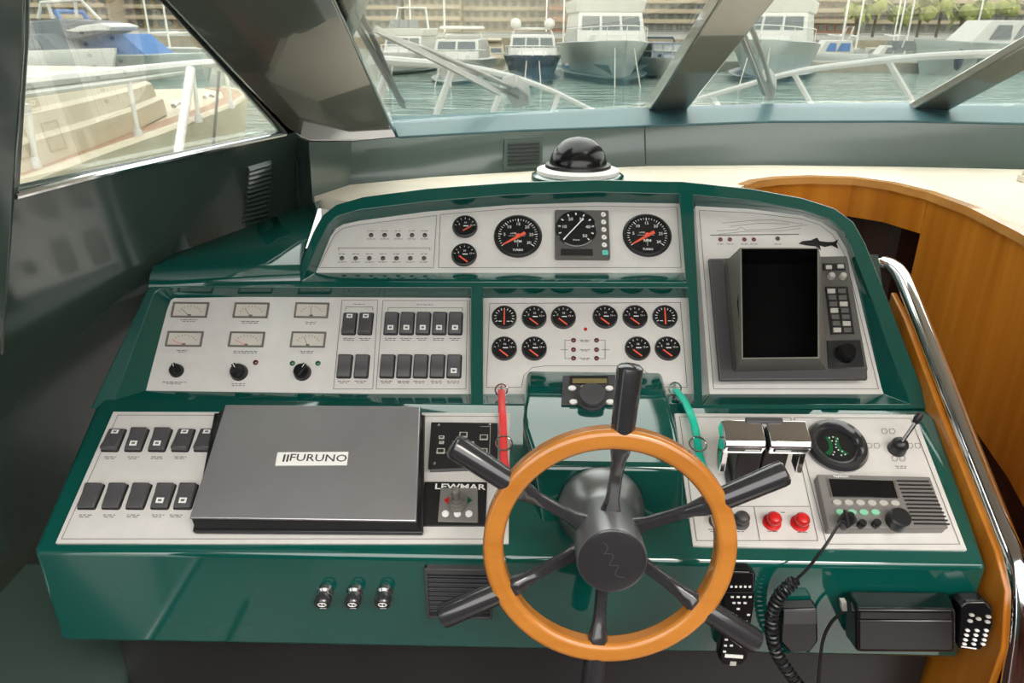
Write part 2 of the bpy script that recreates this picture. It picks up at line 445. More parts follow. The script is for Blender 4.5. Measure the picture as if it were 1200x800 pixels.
# shoulder beside the hood
s_px = [(176, 334), (345, 334)]
a0 = FACE.wp(174, 336); a1 = FACE.wp(352, 333)
w0 = hitz(205, 297, -0.497); w1 = hitz(376, 234, -0.422)
mb = MB(); secs = []
for t in range(7):
    k = t / 6
    A = a0.lerp(a1, k); B = w0.lerp(w1, k)
    d = B - A
    secs.append([A + Vector((0, 0.02, -0.05)), A, A + Vector((d.x * .06, 0.012, 0.024)), A + Vector((d.x * .15, 0.032, 0.040)), A + d * 0.5 + Vector((0, 0, 0.016)), B, B + Vector((-.02, 0.06, -0.06))])
mb.loft(secs, True, True); obj('shoulder', mb, 'green', console, 0.0, 2, True, ang=60)
# hidden carcass that closes the console behind the panels
mb = MB(); mb.add([(xl1 + .01, 1.52, SOLE), (xr1 - .01, 1.52, SOLE), (xr1 - .01, 1.74, SOLE), (xl1 + .01, 1.74, SOLE), (xl1 + .01, 1.52, -0.76), (xr1 - .01, 1.52, -0.76), (xr1 - .01, 1.74, -0.50), (xl1 + .01, 1.74, -0.50)],
                  [(0, 1, 2, 3), (4, 5, 6, 7), (0, 1, 5, 4), (1, 2, 6, 5), (2, 3, 7, 6), (3, 0, 4, 7)])
obj('carcass', mb, 'wallgreen', console, 0, 2, True)
# cabinet front under the fascia, set back
mb = MB(); mb.box((0.0, 1.17, (zb + SOLE) / 2), (xr0 - xl0 - 0.08, 0.04, zb - SOLE)); obj('kick_panel', mb, 'black', console, 0.003, 2, True)
# steering pod
pod = [((618, 437), PANEL.wp(618, 437)),]
yA, zA = PANEL.wp(700, 437).yz
yB = 1.30; zB = hity(700, 497, yB).z
hub0 = Vector((0, 1.156, -0.838))
nW = Vector((0, -math.cos(R(15)), math.sin(R(15))))
def onface(v):
    p = hit(713, v, hub0, nW); return p.y, p.z
yC, zC = onface(545); yD, zD = onface(660)
sec = [(yA + .05, zA - 0.002, 617, 776), (yA, zA + 0.002, 617, 776), (yB + .012, zB + .006, 613, 790), (yB - .012, zB - .001, 613, 793), (yC, zC, 627, 800), (yD, zD, 643, 800)]
mb = MB(); rows = []
for y, z, ul, ur in sec:
    vl = 400 + 0
    dd = CM.to_3x3() @ Vector((0, 0, -1)); depth = Vector((0, y, z)).dot(dd)
    xl = (ul - 600) / F * depth + 0.0; xr = (ur - 600) / F * depth
    xs = Vector((0, y, z)); off = -(CM.to_3x3() @ Vector((1, 0, 0))).dot(xs)
    zlow = -0.95 if y < 1.3 else -0.80
    rows.append([Vector((xl + off, y, z)), Vector((xr + off, y, z)), Vector((xr + off, y, zlow)), Vector((xl + off, y, zlow))])
mb.loft(rows); obj('steering_pod', mb, 'green', console, 0.016, 4, True)
# ------------------------------------------------------------------ printed lines and captions on the instrument plates
def outline(fr, px, w=0.0012, c=0.0026, closed=True, mb=None):
    mb = mb or MB(); pts = [fr.px(u, v) for u, v in px]
    m = len(pts)
    for i in range(m if closed else m - 1): mb.line(pts[i], pts[(i + 1) % m], w, c)
    return mb
def caption(fr, u, v, wpx, mb, c=0.0027, h=0.0016, gap=0.004, rows=2):
    """rows of tiny words, too small to read, as dashes of print"""
    x, y = fr.px(u, v); k = abs(fr.px(u + 1, v)[0] - x)
    rnd = random.Random(int(u * 7 + v * 13))
    for r in range(rows):
        wd = wpx * k * (1 if r == 0 else rnd.uniform(.6, 1)); xx = x - wd / 2
        while xx < x + wd / 2 - .001:
            l = min(rnd.uniform(.004, .010), x + wd / 2 - xx); mb.quadxy(xx, y - r * gap - h / 2, xx + l, y - r * gap + h / 2, c); xx += l + .0022
def finish(mb, fr, parent, name='printed_lines', mt='print'):
    mb.xf(fr.M); o = obj(name, mb, mt, parent, world=True); o['kind'] = 'stuff'; return o
# middle left plate
mb = MB()
outline(PANEL, [(401, 352), (443, 352), (437, 456), (391, 456)], mb=mb)
outline(PANEL, [(449, 352.5), (548, 352.5), (546, 456), (441, 456)], mb=mb)
outline(PANEL, [(405, 364), (406, 360), (437, 360), (437, 364)], closed=False, mb=mb)
outline(PANEL, [(455, 365), (455, 361), (542, 361), (542, 365)], closed=False, mb=mb)
for u, v, w in ((421, 357, 12), (498, 357.5, 20)): caption(PANEL, u, v, w, mb, rows=1)
for u, v, w in ((222, 375, 20), (294, 377, 22), (365, 378, 14), (214, 411, 13), (288, 412, 28), (360, 412, 16), (205, 448, 28), (280, 450, 16)): caption(PANEL, u, v, w, mb)
for i, u in enumerate((410, 429, 459, 477, 496, 515, 534)): caption(PANEL, u - 1, 397, 13, mb)
for u in (404, 424, 454, 474, 493, 513, 532): caption(PANEL, u - 1, 447, 14, mb)
finish(mb, PANEL, p_ml)
# middle right plate
mb = MB()
outline(PANEL, [(574, 356), (797, 355), (805, 454), (768, 454), (762, 440), (750, 431), (740, 429), (640, 429), (624, 431), (614, 440), (611, 454), (570, 454)], mb=mb)
for v in (399, 410, 420): caption(PANEL, 685.5, v, 12, mb, rows=2, gap=.003)
outline(PANEL, [(669, 399), (662, 399), (662, 420.5), (669, 420.5)], closed=False, mb=mb); outline(PANEL, [(657, 410), (666, 410)], closed=False, mb=mb)
outline(PANEL, [(702, 399), (709, 399), (709, 420.5), (702, 420.5)], closed=False, mb=mb); outline(PANEL, [(705, 410), (714, 410)], closed=False, mb=mb)
finish(mb, PANEL, p_mc)
# top plate
mb = MB()
outline(PANEL, [(374, 314), (392, 276), (402, 268), (420, 264), (512, 253), (508, 314)], mb=mb)
outline(PANEL, [(516, 252), (600, 245), (700, 242), (793, 243.5), (798, 314), (514, 314)], mb=mb)
outline(PANEL, [(397, 294), (397, 291), (504, 291), (504, 294)], closed=False, mb=mb)
LR1 = [(435, 276), (451, 276), (467, 276), (483, 276), (498, 276)]
LR2 = [(401, 303), (417, 303), (433, 303), (449, 303), (465, 303), (481, 303), (497, 303)]
for u, v in LR1 + LR2: caption(PANEL, u, v - 5, 8, mb, rows=1); caption(PANEL, u, v + 4.6, 10, mb, rows=1)
finish(mb, PANEL, p_tp)
# right plate with the yacht drawing and the fish emblem
mb = MB()
outline(PANEL, [(819, 247), (880, 250), (938, 257), (960, 264), (976, 276), (988, 296), (1000, 340), (1029, 456), (836, 456)], mb=mb)
outline(PANEL, [(832, 276), (936, 275)], .0022, closed=False, mb=mb)
for l in ([(840, 271), (862, 270), (868, 267), (874, 270), (905, 269), (930, 266), (946, 264)], [(842, 275), (870, 272), (915, 271), (938, 268)], [(846, 262), (880, 259), (905, 258), (940, 263)], [(855, 266), (890, 262), (925, 263)]):
    outline(PANEL, l, .0010, closed=False, mb=mb)
for u in (844, 855, 872, 883, 911): caption(PANEL, u, 286.5, 8, mb, rows=1)
shark = [(935, 286), (940, 283), (950, 282), (957, 279), (960, 283), (968, 284), (976, 284), (982, 281), (980, 286), (982, 292), (974, 288), (966, 290), (960, 288), (962, 294), (955, 289), (944, 288)]
pts = [PANEL.px(u, v) for u, v in shark]
tt = tessellate_polygon([[Vector((x, y, 0)) for x, y in pts]])
finish(mb, PANEL, p_rt)
mb = MB(); mb.add([(x, y, .0026) for x, y in pts], [tuple(t) for t in tt])
mb.xf(PANEL.M); obj('fish_emblem', mb, 'black', p_rt, world=True)
# lower plates
mb = MB()
outline(LOW, [(139, 487), (592, 488.5), (590, 632), (73, 632)], c=.003, mb=mb)
for u in (133, 160, 188, 215): caption(LOW, u - 3, 536, 14, mb, c=.003)
for u in (106, 134, 162, 191, 212): caption(LOW, u - 5, 604, 15, mb, c=.003)
finish(mb, LOW, p_ll)
mb = MB()
outline(LOW, [(796, 489), (926, 490), (958, 634), (816, 634)], c=.003, mb=mb)
outline(LOW, [(930, 490), (1067, 491), (1124, 638), (968, 638)], c=.003, mb=mb)
outline(LOW, [(822, 594), (948, 594)], c=.003, closed=False, mb=mb); outline(LOW, [(883, 594), (890, 634)], c=.003, closed=False, mb=mb)
for u, v in ((836, 621), (867, 621), (905, 621), (939, 622), (1055, 547)): caption(LOW, u, v, 13, mb, c=.003)
caption(LOW, 917, 601, 5, mb, c=.003, rows=1)
for cu, cv in ((1040, 506), (1022, 523), (1070, 523), (1052, 538)):   # lamp pictograms round the spotlight lever
    for du in (-4.5, 4.5): outline(LOW, [(cu + du - 3, cv - 2.5), (cu + du + 2, cv - 3), (cu + du + 4, cv), (cu + du + 2, cv + 3), (cu + du - 2, cv + 2.5)], .001, c=.003, mb=mb)
finish(mb, LOW, p_lr)

# ------------------------------------------------------------------ small indicator lamps: parts of the plate they sit in
def lens(fr, u, v, r, mt, parent, name='indicator_lamp'):
    a, b = fr.px(u, v); mb = MB(); mb.lathe([(r * 1.35, 0), (r * 1.35, .002), (r, .003), (r * .85, .005), (r * .4, .0062)], 12, (a, b, .001)); mb.xf(fr.M)
    return obj(name, mb, mt, parent, world=True)
for u, v in LR1 + LR2: lens(PANEL, u, v, .0042, 'lamp', p_tp)
for u in (672, 699):
    for v in (399, 410, 420): lens(PANEL, u, v, .0042, 'redlamp', p_mc)
lens(PANEL, 686, 386, .003, 'red', p_mc)
lens(PANEL, 300, 425, .0045, 'redlamp', p_ml); lens(PANEL, 343, 426, .0045, 'greenlamp', p_ml); lens(PANEL, 373, 426, .0045, 'greenlamp', p_ml)
for u in (844, 855, 872, 883): lens(PANEL, u, 281, .004, 'redlamp', p_rt)
lens(PANEL, 911, 280, .004, 'lamp', p_rt)

# ------------------------------------------------------------------ rocker switches
def make_rocker(w, h, d, tilt, legend):
    """bezel + two-facet rocker (+ white legend); d = height, tilt = +1 top end pressed"""
    M = []
    bz = MB(); bz.prism(rrect(-w / 2, -h / 2, w / 2, h / 2, .004), 0, .003); M.append(('bezel', bz, 'black', .0008))
    rk = MB(); z0, z1 = (d * .62, d) if tilt > 0 else (d, d * .62)
    pr = [(-h * .46, .002), (-h * .46, z1 * .86), (-h * .40, z1), (-h * .08, d * .74), (h * .08, d * .74), (h * .40, z0), (h * .46, z0 * .86), (h * .46, .002)]
    x = w * .44
    rk.loops([(-x, a, b) for a, b in pr], [(x, a, b) for a, b in pr]); M.append(('rocker', rk, 'rocker', .0016))
    if legend:
        lg = MB()
        if legend == 'low': a, b, za, zb_ = -h * .32, -h * .12, z1 + (d * .74 - z1) * .25, z1 + (d * .74 - z1) * .875
        else: a, b, za, zb_ = h * .20, h * .38, d * .74 + (z0 - d * .74) * .375, d * .74 + (z0 - d * .74) * .94
        x = w * .20
        e = .0006
        lg.add([(-x, a, za + e), (x, a, za + e), (x, b, zb_ + e), (-x, b, zb_ + e)], [(0, 1, 2, 3)])
        M.append(('legend', lg, 'legend', 0))
        mk = MB(); x *= .5; aa = a + (b - a) * .3; bb = a + (b - a) * .7; z_a = za + (zb_ - za) * .3; z_b = za + (zb_ - za) * .7; e = .0011
        mk.add([(-x, aa, z_a + e), (x, aa, z_a + e), (x, bb, z_b + e), (-x, bb, z_b + e)], [(0, 1, 2, 3)]); M.append(('symbol', mk, 'print', 0))
    return [(n_, m_.mesh(n_, mt_), b_) for n_, m_, mt_, b_ in M]
_rk = {}
def rocker(fr, u, v, w, h, d, tilt, legend, label, group, c=.0015):
    key = (w, h, d, tilt, legend)
    if key not in _rk: _rk[key] = make_rocker(*key)
    a, b = fr.px(u, v)
    t = thing('rocker_switch', label, 'switch', fr.M @ T(a, b, c), group)
    leg = None
    for n_, me, bv in _rk[key]:
        o = obj(n_, me, None, t if n_ != 'symbol' else leg, bv)
        if n_ == 'legend': leg = o
rows = [('upper', 517, (134.5, 161.5, 189, 216, 242), ('top', 'low', 'low', 'top', 'top'), (1, -1, -1, 1, 1)),
        ('lower', 583, (108, 136, 164, 192.5, 219), (None, None, None, 'low', 'low'), (-1, -1, -1, -1, -1))]
for nm, v, us, lg, tl_ in rows:
    for i, u in enumerate(us):
        desc = {'top': 'white-topped', 'low': 'white-marked', None: 'unmarked'}[lg[i]]
        rocker(LOW, u, v, .036, .054, .015, tl_[i], lg[i], f'charcoal {desc} rocker switch, {ORD[i]} in the {nm} row left of black cover', 'rocker switches on the lower left panel', .002)
grp = 'rocker switches on the middle panel'
for nm, v, us in (('upper', 380, (410, 429)), ('lower', 430, (404.5, 424.5))):
    for i, u in enumerate(us):
        rocker(PANEL, u, v, .033, .056, .014, 1 if nm == 'upper' else -1, 'top' if nm == 'upper' else None, f'black rocker switch, {"left" if i == 0 else "right"} of the {nm} pair beside the rectangular meters', grp)
for nm, v, us in (('upper', 380, (459, 477.5, 496.5, 515.5, 534)), ('lower', 430, (454.5, 474, 493.5, 513, 532.5))):
    for i, u in enumerate(us):
        lg = 'low' if (nm == 'upper' or i == 4) else None
        rocker(PANEL, u, v, .033, .056, .014, -1, lg, f'black rocker switch, {ORD[i]} of five in the {nm} row left of the round gauges', grp)

# ------------------------------------------------------------------ rectangular meters and rotary knobs
def meter(u0, v0, u1, v1, label, tiltn):
    a0, b1 = PANEL.px(u0, v0); a1, b0 = PANEL.px(u1, v1)
    w, h = a1 - a0, b1 - b0
    t = thing('panel_meter', label, 'meter', PANEL.M @ T((a0 + a1) / 2, (b0 + b1) / 2, .0015), 'rectangular panel meters')
    mb = MB()
    for c, d in (((0, h / 2, .002), (w, .003, .006)), ((0, -h / 2, .002), (w, .003, .006)), ((-w / 2, 0, .002), (.003, h + .003, .006)), ((w / 2, 0, .002), (.003, h + .003, .006))): mb.box(c, d)
    obj('frame', mb, 'hoodgrey', t)
    mb = MB(); mb.quadxy(-w / 2, -h / 2, w / 2, h / 2, .0006); f = obj('scale_plate', mb, 'metercream', t)
    mb = MB()
    for k in range(9):
        an = R(150 - 15 * k); p = Vector((math.cos(an) * w * .40, -h * .42 + math.sin(an) * h * .78)); q = Vector((math.cos(an) * w * .34, -h * .42 + math.sin(an) * h * .66)); mb.line(p, q, .0011, .0010)
    mb.quadxy(-.004, -h * .42, .004, -h * .30, .0010)
    obj('scale', mb, 'print', f)
    mb = MB(); an = R(90 + tiltn); mb.line((0, -h * .42), (math.cos(an) * w * .38, -h * .42 + math.sin(an) * h * .62), .0012, .0016); obj('needle', mb, 'needle' if tiltn > 50 else 'print', t)
names = ['left', 'middle', 'right']
for i, (q, tn) in enumerate((((205, 355.5, 242, 372), 40), ((277, 356, 313, 372.5), 30), ((348, 356, 383.5, 372.5), 5))): meter(*q, f'cream faced rectangular meter, {names[i]} one of the upper row', tn)
for i, (q, tn) in enumerate((((198.5, 389.5, 235.5, 406), 60), ((271.5, 390, 308, 406.5), 55), ((343.5, 390, 380, 407), 20))): meter(*q, f'cream faced rectangular meter, {names[i]} one of the lower row', tn)
def knob(fr, u, v, r, h, label, mt='blackgloss', ang=30, name='rotary_knob', cat='knob', group=None, flutes=True):
    a, b = fr.px(u, v); t = thing(name, label, cat, fr.M @ T(a, b, .002) @ Matrix.Rotation(R(ang), 4, 'Z'), group)
    mb = MB(); mb.lathe([(r * 1.05, 0), (r * 1.05, .002), (r, .003), (r * .92, h * .85), (r * .8, h), (r * .1, h)], 20); obj('body', mb, mt, t)
    mb = MB(); mb.box((0, r * .1, h + .001), (r * .5, r * 1.7, .004)); obj('grip', mb, mt, t, .001)
    mb = MB(); mb.quadxy(-.0008, r * .35, .0008, r * .9, h + .0034); obj('pointer', mb, 'white', t)
knob(PANEL, 208, 435, .015, .014, 'small black rotary knob under the left column of meters', ang=20)
knob(PANEL, 281, 437, .0185, .018, 'black rotary knob beside a red lamp under the middle meters', ang=35)
knob(PANEL, 355, 437, .0185, .018, 'black rotary knob between two green lamps under the right meters', ang=-30)

# ------------------------------------------------------------------ round gauges
def gauge(fr, u, v, r, label, kind, group, name='engine_gauge'):
    a, b = fr.px(u, v); t = thing(name, label, 'gauge', fr.M @ T(a, b, .0015), group)
    mb = MB(); mb.lathe([(r, 0), (r, .004), (r * .96, .007), (r * .90, .008), (r * .87, .0045), (r * .87, 0)], 32); obj('bezel', mb, 'black', t)
    mb = MB(); mb.lathe([(r * .9, .0005), (r * .9, .003)], 32); d = obj('dial', mb, 'dial', t)
    z = .0034; mb = MB()
    if kind == 'tach':
        for k in range(31):
            an = R(215 - 250 * k / 30); L_ = .14 if k % 5 == 0 else .09
            mb.line((math.cos(an) * r * .82, math.sin(an) * r * .82), (math.cos(an) * r * (.82 - L_), math.sin(an) * r * (.82 - L_)), r * (.035 if k % 5 == 0 else .022), z)
        for k, s_ in enumerate(('0', '5', '10', '15', '20', '25', '30')):
            an = R(215 - 250 * k / 6)
            if k: text(s_, r * .19, z, math.cos(an) * r * .56, math.sin(an) * r * .56, mb=mb)
        text('RPM', r * .17, z, 0, -r * .26, mb=mb, bold=.01); text('x100', r * .12, z, -r * .2, r * .12, mb=mb); text('TURBO', r * .13, z, 0, -r * .66, mb=mb, bold=.02)
        mb.line((-r * .4, 0), (r * .3, 0), r * .012, z); mb.line((0, -r * .5), (0, -r * .15), r * .012, z)
    elif kind == 'level':
        for k in range(13):
            an = R(210 - 240 * k / 12); mb.line((math.cos(an) * r * .8, math.sin(an) * r * .8), (math.cos(an) * r * .62, math.sin(an) * r * .62), r * .05, z)
        for sx in (-1, 1): mb.line((sx * r * .45, -r * .35), (sx * r * .2, -r * .35), r * .05, z)
    else:
        for k in range(7):
            an = R(170 - 160 * k / 6); mb.line((math.cos(an) * r * .82, math.sin(an) * r * .82), (math.cos(an) * r * .68, math.sin(an) * r * .68), r * .045, z)
        text('10', r * .24, z, r * .02, r * .36, mb=mb); text('5', r * .24, z, -r * .45, r * .2, mb=mb); text('15', r * .22, z, r * .5, r * .12, mb=mb)
        mb.quadxy(-r * .12, r * .02, r * .28, r * .10, z)
    obj('markings', mb, 'legend', d)
    mb = MB(); z = .0055
    def nd(p, q, w0, w1):
        p = Vector(p) * r; q = Vector(q) * r; e = (q - p).normalized(); n_ = Vector((-e.y, e.x)) * r
        mb.prism([(p + n_ * w0)[:], (p - n_ * w0)[:], (q - n_ * w1)[:], (q + n_ * w1)[:]], z - .0012, z)
    if kind == 'tach': nd((.30, .14), (-.60, -.42), .07, .03); mb.cyl((.0, 0, 0), r * .10, .003, .006, 12)
    elif kind == 'level': nd((0, -.66), (0.0, .66), .06, .05)
    elif kind == 'rise': nd((-.15, -.40), (.5, .0), .05, .04)
    else: nd((-.38, -.12), (.30, -.66), .05, .06)
    obj('needle', mb, 'needle', t)
gg = 'round gauges on the middle panel'
for i, (u, k) in enumerate(((591, 'level'), (626, 0), (660, 0))): gauge(PANEL, u, 372.5, .0285, f'small round black gauge, {ORD[i]} of the left three in the upper row' + (', needle upright' if k else ''), k, gg)
for i, (u, k) in enumerate(((709, 0), (744, 0), (779, 'level'))): gauge(PANEL, u, 372, .0285, f'small round black gauge, {ORD[i]} of the right three in the upper row' + (', needle upright' if k else ''), k, gg)
for u, v, l in ((591, 409, 'outer left'), (626, 409, 'inner left'), (747, 409, 'inner right'), (782, 409, 'outer right')): gauge(PANEL, u, v, .0285, f'small round black gauge, {l} one of the lower row', 0, gg)
gauge(PANEL, 545, 266.5, .030, 'small round black gauge on the top panel, upper of two', 'rise', 'small gauges on the top panel')
gauge(PANEL, 544, 299.5, .030, 'small round black gauge on the top panel, lower of two', 0, 'small gauges on the top panel')
gauge(PANEL, 607, 277.5, .0575, 'large black tachometer left of the square log display', 'tach', 'tachometers on the top panel', 'tachometer')
gauge(PANEL, 758, 276.5, .0580, 'large black tachometer right of the square log display', 'tach', 'tachometers on the top panel', 'tachometer')
# square speed log
a0, b1 = PANEL.px(650, 249); a1, b0 = PANEL.px(714.5, 306); w, h = a1 - a0, b1 - b0
t = thing('speed_log', 'square dark grey speed log display with round dial and key column', 'instrument', PANEL.M @ T((a0 + a1) / 2, (b0 + b1) / 2, .0015))
mb = MB(); mb.prism(rrect(-w / 2, -h / 2, w / 2, h / 2, .004), 0, .012); obj('housing', mb, 'bezelgrey', t, .0015)
cx, cy, r = -w * .11, h * .10, h * .375
mb = MB(); mb.lathe([(r, .010), (r, .0135), (r * .95, .015), (r * .92, .0128)], 36, (cx, cy, 0)); d = obj('dial', mb, 'dial', t)
mb = MB(); mb.cyl((cx, cy, 0), r * .93, .0122, .0130, 36); obj('dial_face', mb, 'dial', d)
mb = MB()
for k in range(11):
    an = R(225 - 270 * k / 10); mb.line((cx + math.cos(an) * r * .88, cy + math.sin(an) * r * .88), (cx + math.cos(an) * r * .76, cy + math.sin(an) * r * .76), r * .06, .0134)
for k, s_ in enumerate(('0', '10', '20', '30', '40', '50')):
    an = R(225 - 270 * k / 5)
    if k: text(s_, r * .24, .0134, cx + math.cos(an) * r * .58, cy + math.sin(an) * r * .58, mb=mb)
text('Knots', r * .13, .0134, cx, cy - r * .62, mb=mb)
obj('markings', mb, 'legend', d)
mb = MB(); p = Vector((cx - r * .62, cy - r * .62)); q = Vector((cx + r * .34, cy + r * .52)); mb.line(p, q, r * .055, .0150); obj('needle', mb, 'white', t)
mb = MB(); mb.box((cx, -h * .38, .0125), (w * .58, h * .13, .001)); obj('readout', mb, 'black', t)
for k in range(6):
    mb = MB(); y = h * (.40 - .158 * k)
    if k < 5: mb.add([(w * .40 + .0055 * math.cos(j * R(30)) - .0012 * math.sin(j * R(30)), y + .0062 * math.sin(j * R(30)), .0145) for j in range(12)] + [(w * .40 + .0062 * math.cos(j * R(30)), y + .0062 * math.sin(j * R(30)), .012) for j in range(12)], [tuple(range(12))] + [(j, (j + 1) % 12, 12 + (j + 1) % 12, 12 + j) for j in range(12)])
    else: mb.box((w * .41, y, .0132), (.013, .012, .0025))
    o = obj('key', mb, 'white' if k < 5 else 'tealkey', t)
    mb = MB(); mb.line((w * .40 - .0022, y - .002), (w * .40 + .0022, y + .002), .0014, .0149); obj('symbol', mb, 'print', o)
# ------------------------------------------------------------------ steering wheel
wc = hit(713.5, 640, Vector((0, 1.011, -0.7987)), nW)
WH = Frame(wc, (0, math.sin(R(10)), math.cos(R(10))))
wheel = thing('steering_wheel', 'six spoked steering wheel with varnished wooden rim and black handles', 'steering wheel', WH.M)
RO, RI, RZ = .2105, .176, .019
def ringmesh(prof, seg):
    mb = MB(); secs = []
    for i in range(seg + 1):
        a = 2 * math.pi * i / seg
        secs.append([(r * math.cos(a), r * math.sin(a), z) for r, z in prof])
    return mb.loft(secs, True, False)
c_ = .006
rp = [(RO - c_, -RZ), (RO, -RZ + c_), (RO, RZ - c_), (RO - c_, RZ), (RI + c_, RZ), (RI, RZ - c_), (RI, -RZ + c_), (RI + c_, -RZ)]
obj('rim', ringmesh(rp, 96), 'wheelwood', wheel, .003, 2)
mb = MB(); mb.lathe([(.074, -.152), (.080, -.146), (.079, -.128), (.066, -.105), (.058, -.09), (.056, -.07), (.0575, .040), (.056, .047), (.050, .048)], 48); hub = obj('hub', mb, 'hubgrey', wheel)
mb = MB(); mb.lathe([(.0555, .044), (.0545, .0495), (.050, .051), (.001, .051)], 48); cap = obj('cap', mb, 'satinblack', hub)
mb = MB()
prev = None
for k in range(41):
    t = k / 40; p = Vector((-.016 + .034 * t + .005 * math.sin(t * 22), .030 - .062 * t + .004 * math.cos(t * 19)))
    if prev is not None: mb.line(prev, p, .0012, .0514)
    prev = p
obj('emblem', mb, 'charcoal', cap)
for k in range(6):
    M = Matrix.Rotation(R(86 + 60 * k), 4, 'Z')
    mb = MB(); secs = []
    for r, w, t, z in ((.045, .020, .014, -.028), (.060, .015, .012, -.026), (.075, .0115, .010, -.022), (.120, .0105, .0095, -.013), (.150, .0115, .010, -.006), (.165, .015, .013, -.002), (.180, .0175, .015, 0.0)):
        secs.append([(r, w * .7, z - t * .9), (r, w, z - t * .3), (r, w, z + t * .4), (r, w * .62, z + t), (r, -w * .62, z + t), (r, -w, z + t * .4), (r, -w, z - t * .3), (r, -w * .7, z - t * .9)])
    mb.loft(secs); mb.xf(M); sp = obj('spoke', mb, 'satinblack', wheel, ang=50)
    mb = MB(); mb.lathe([(.0185, 0), (.0195, .006), (.0205, .050), (.0215, .100), (.0205, .108), (.016, .1115), (.001, .1125)], 28)
    mb.xf(M @ T(RO - .008, 0, 0) @ Matrix.Rotation(R(90), 4, 'Y')); obj('handle', mb, 'satinblack', wheel)

# ------------------------------------------------------------------ folded black display cover
cx, cy = LOW.px(360, 550)
cov = thing('display_cover', 'large black hard cover over the chart display on the lower left panel', 'cover', LOW.M @ T(cx, cy, 0))
def lp(l, c, fr=LOW, o=None):
    ox, oy = o if o else (cx, cy)
    return [(fr.px(u, v, c)[0] - ox, fr.px(u, v, c)[1] - oy, c) for u, v in l]
def inset(loop, d):
    n_ = len(loop); gx = sum(p[0] for p in loop) / n_; gy = sum(p[1] for p in loop) / n_
    return [(p[0] - math.copysign(d, p[0] - gx), p[1] - math.copysign(d, p[1] - gy), p[2]) for p in loop]
base = lp([(254, 489), (499, 491), (497, 629), (229, 627)], .004)
def at_c(loop, c, d=0): return [(p[0], p[1], c) for p in inset(loop, d)]
topl = lp([(263, 472.5), (494, 474.5), (489, 612), (220, 608)], .040)
mb = MB(); mb.loft([at_c(base, .002, .006), at_c(base, .008, .001), at_c(base, .019, 0), at_c(base, .021, .0)]); obj('base', mb, 'black', cov, .002)
mid = [tuple(Vector(b).lerp(Vector(t_), .45)) for b, t_ in zip(base, topl)]
mb = MB(); mb.loft([at_c(base, .021, .004), at_c(topl, .034, -.003), at_c(topl, .0385, .0015)]); obj('rim', mb, 'black', cov, .002, 2)
mb = MB(); mb.loft([at_c(topl, .036, .0015), at_c(topl, .040, .0035)]); lid = obj('lid', mb, 'cover', cov, .001, 2)
o_ = LOW.px(365, 538, .0405)
q = lp([(325.5, 530), (408.5, 529.5), (406.5, 545), (322.5, 545.5)], .0405)
mb = MB(); mb.loops(q, [(p[0], p[1], .0415) for p in q]); lab = obj('name_plate', mb, 'white', lid)
gx = sum(p[0] for p in q) / 4; gy = sum(p[1] for p in q) / 4
mb = MB(); text('FURUNO', .022, .0418, gx + .012, gy + .001, mb=mb, sx=1.25, bold=.01)
for k in (0, 1): mb.quadxy(gx - .056 + k * .007, gy - .008, gx - .052 + k * .007, gy + .008, .0418)
obj('lettering', mb, 'charcoal', lab)

# ------------------------------------------------------------------ autopilot keypad
o2 = LOW.px(543, 523, .02)
kp = thing('autopilot_keypad', 'square black keypad unit beside the red lanyard', 'keypad', LOW.M @ T(o2[0], o2[1], 0))
tp = lp([(505, 494), (583.5, 495), (583.5, 547), (501, 550)], .020, o=o2)
mb = MB(); mb.loft([at_c(tp, .002, -.003), at_c(tp, .014, -.003), at_c(tp, .020, .0)]); body = obj('body', mb, 'black', kp, .0015)
def lbox(fr, u, v, du, dv, c, o):
    a, b = fr.px(u - du, v + dv, c); a2, b2 = fr.px(u + du, v - dv, c); return a - o[0], b - o[1], a2 - o[0], b2 - o[1]
for u, v, du, dv, mk in ((543, 509.5, 5, 3, 1), (535, 520, 5, 3, 2), (550.5, 520.5, 5, 3, 3), (567, 512.5, 5, 3, 0), (566.5, 528.5, 5, 3, 0), (517.5, 512.5, 3.4, 1.8, 0), (517.5, 518.5, 3.0, 1.5, 0), (516.5, 528.5, 5, 3, 0)):
    x0, y0, x1, y1 = lbox(LOW, u, v, du, dv, .0205, o2)
    mb = MB(); mb.prism([(x0, y0), (x1, y0), (x1, y1), (x0, y1)], .0195, .0225); ky = obj('key', mb, 'greykey', kp, .0006)
    mb = MB(); e = .0022; mb.quadxy(x0 + e, y0 + e, x1 - e, y1 - e, .0228); obj('symbol', mb, 'black', ky)
mb = MB(); outline(LOW, [(512, 536), (574, 537), (575, 506), (563, 506)], .0008, c=.0206, closed=False, mb=mb); mb.v = [(x - o2[0], y - o2[1], z) for x, y, z in mb.v]; obj('printed_line', mb, 'greykey', body)
for u, v in ((514, 498), (574, 498), (509, 543), (578, 543)):
    a, b = LOW.px(u, v, .02); mb = MB(); mb.lathe([(.003, .019), (.003, .021), (.001, .0216)], 10, (a - o2[0], b - o2[1], 0)); obj('screw', mb, 'steel', kp)
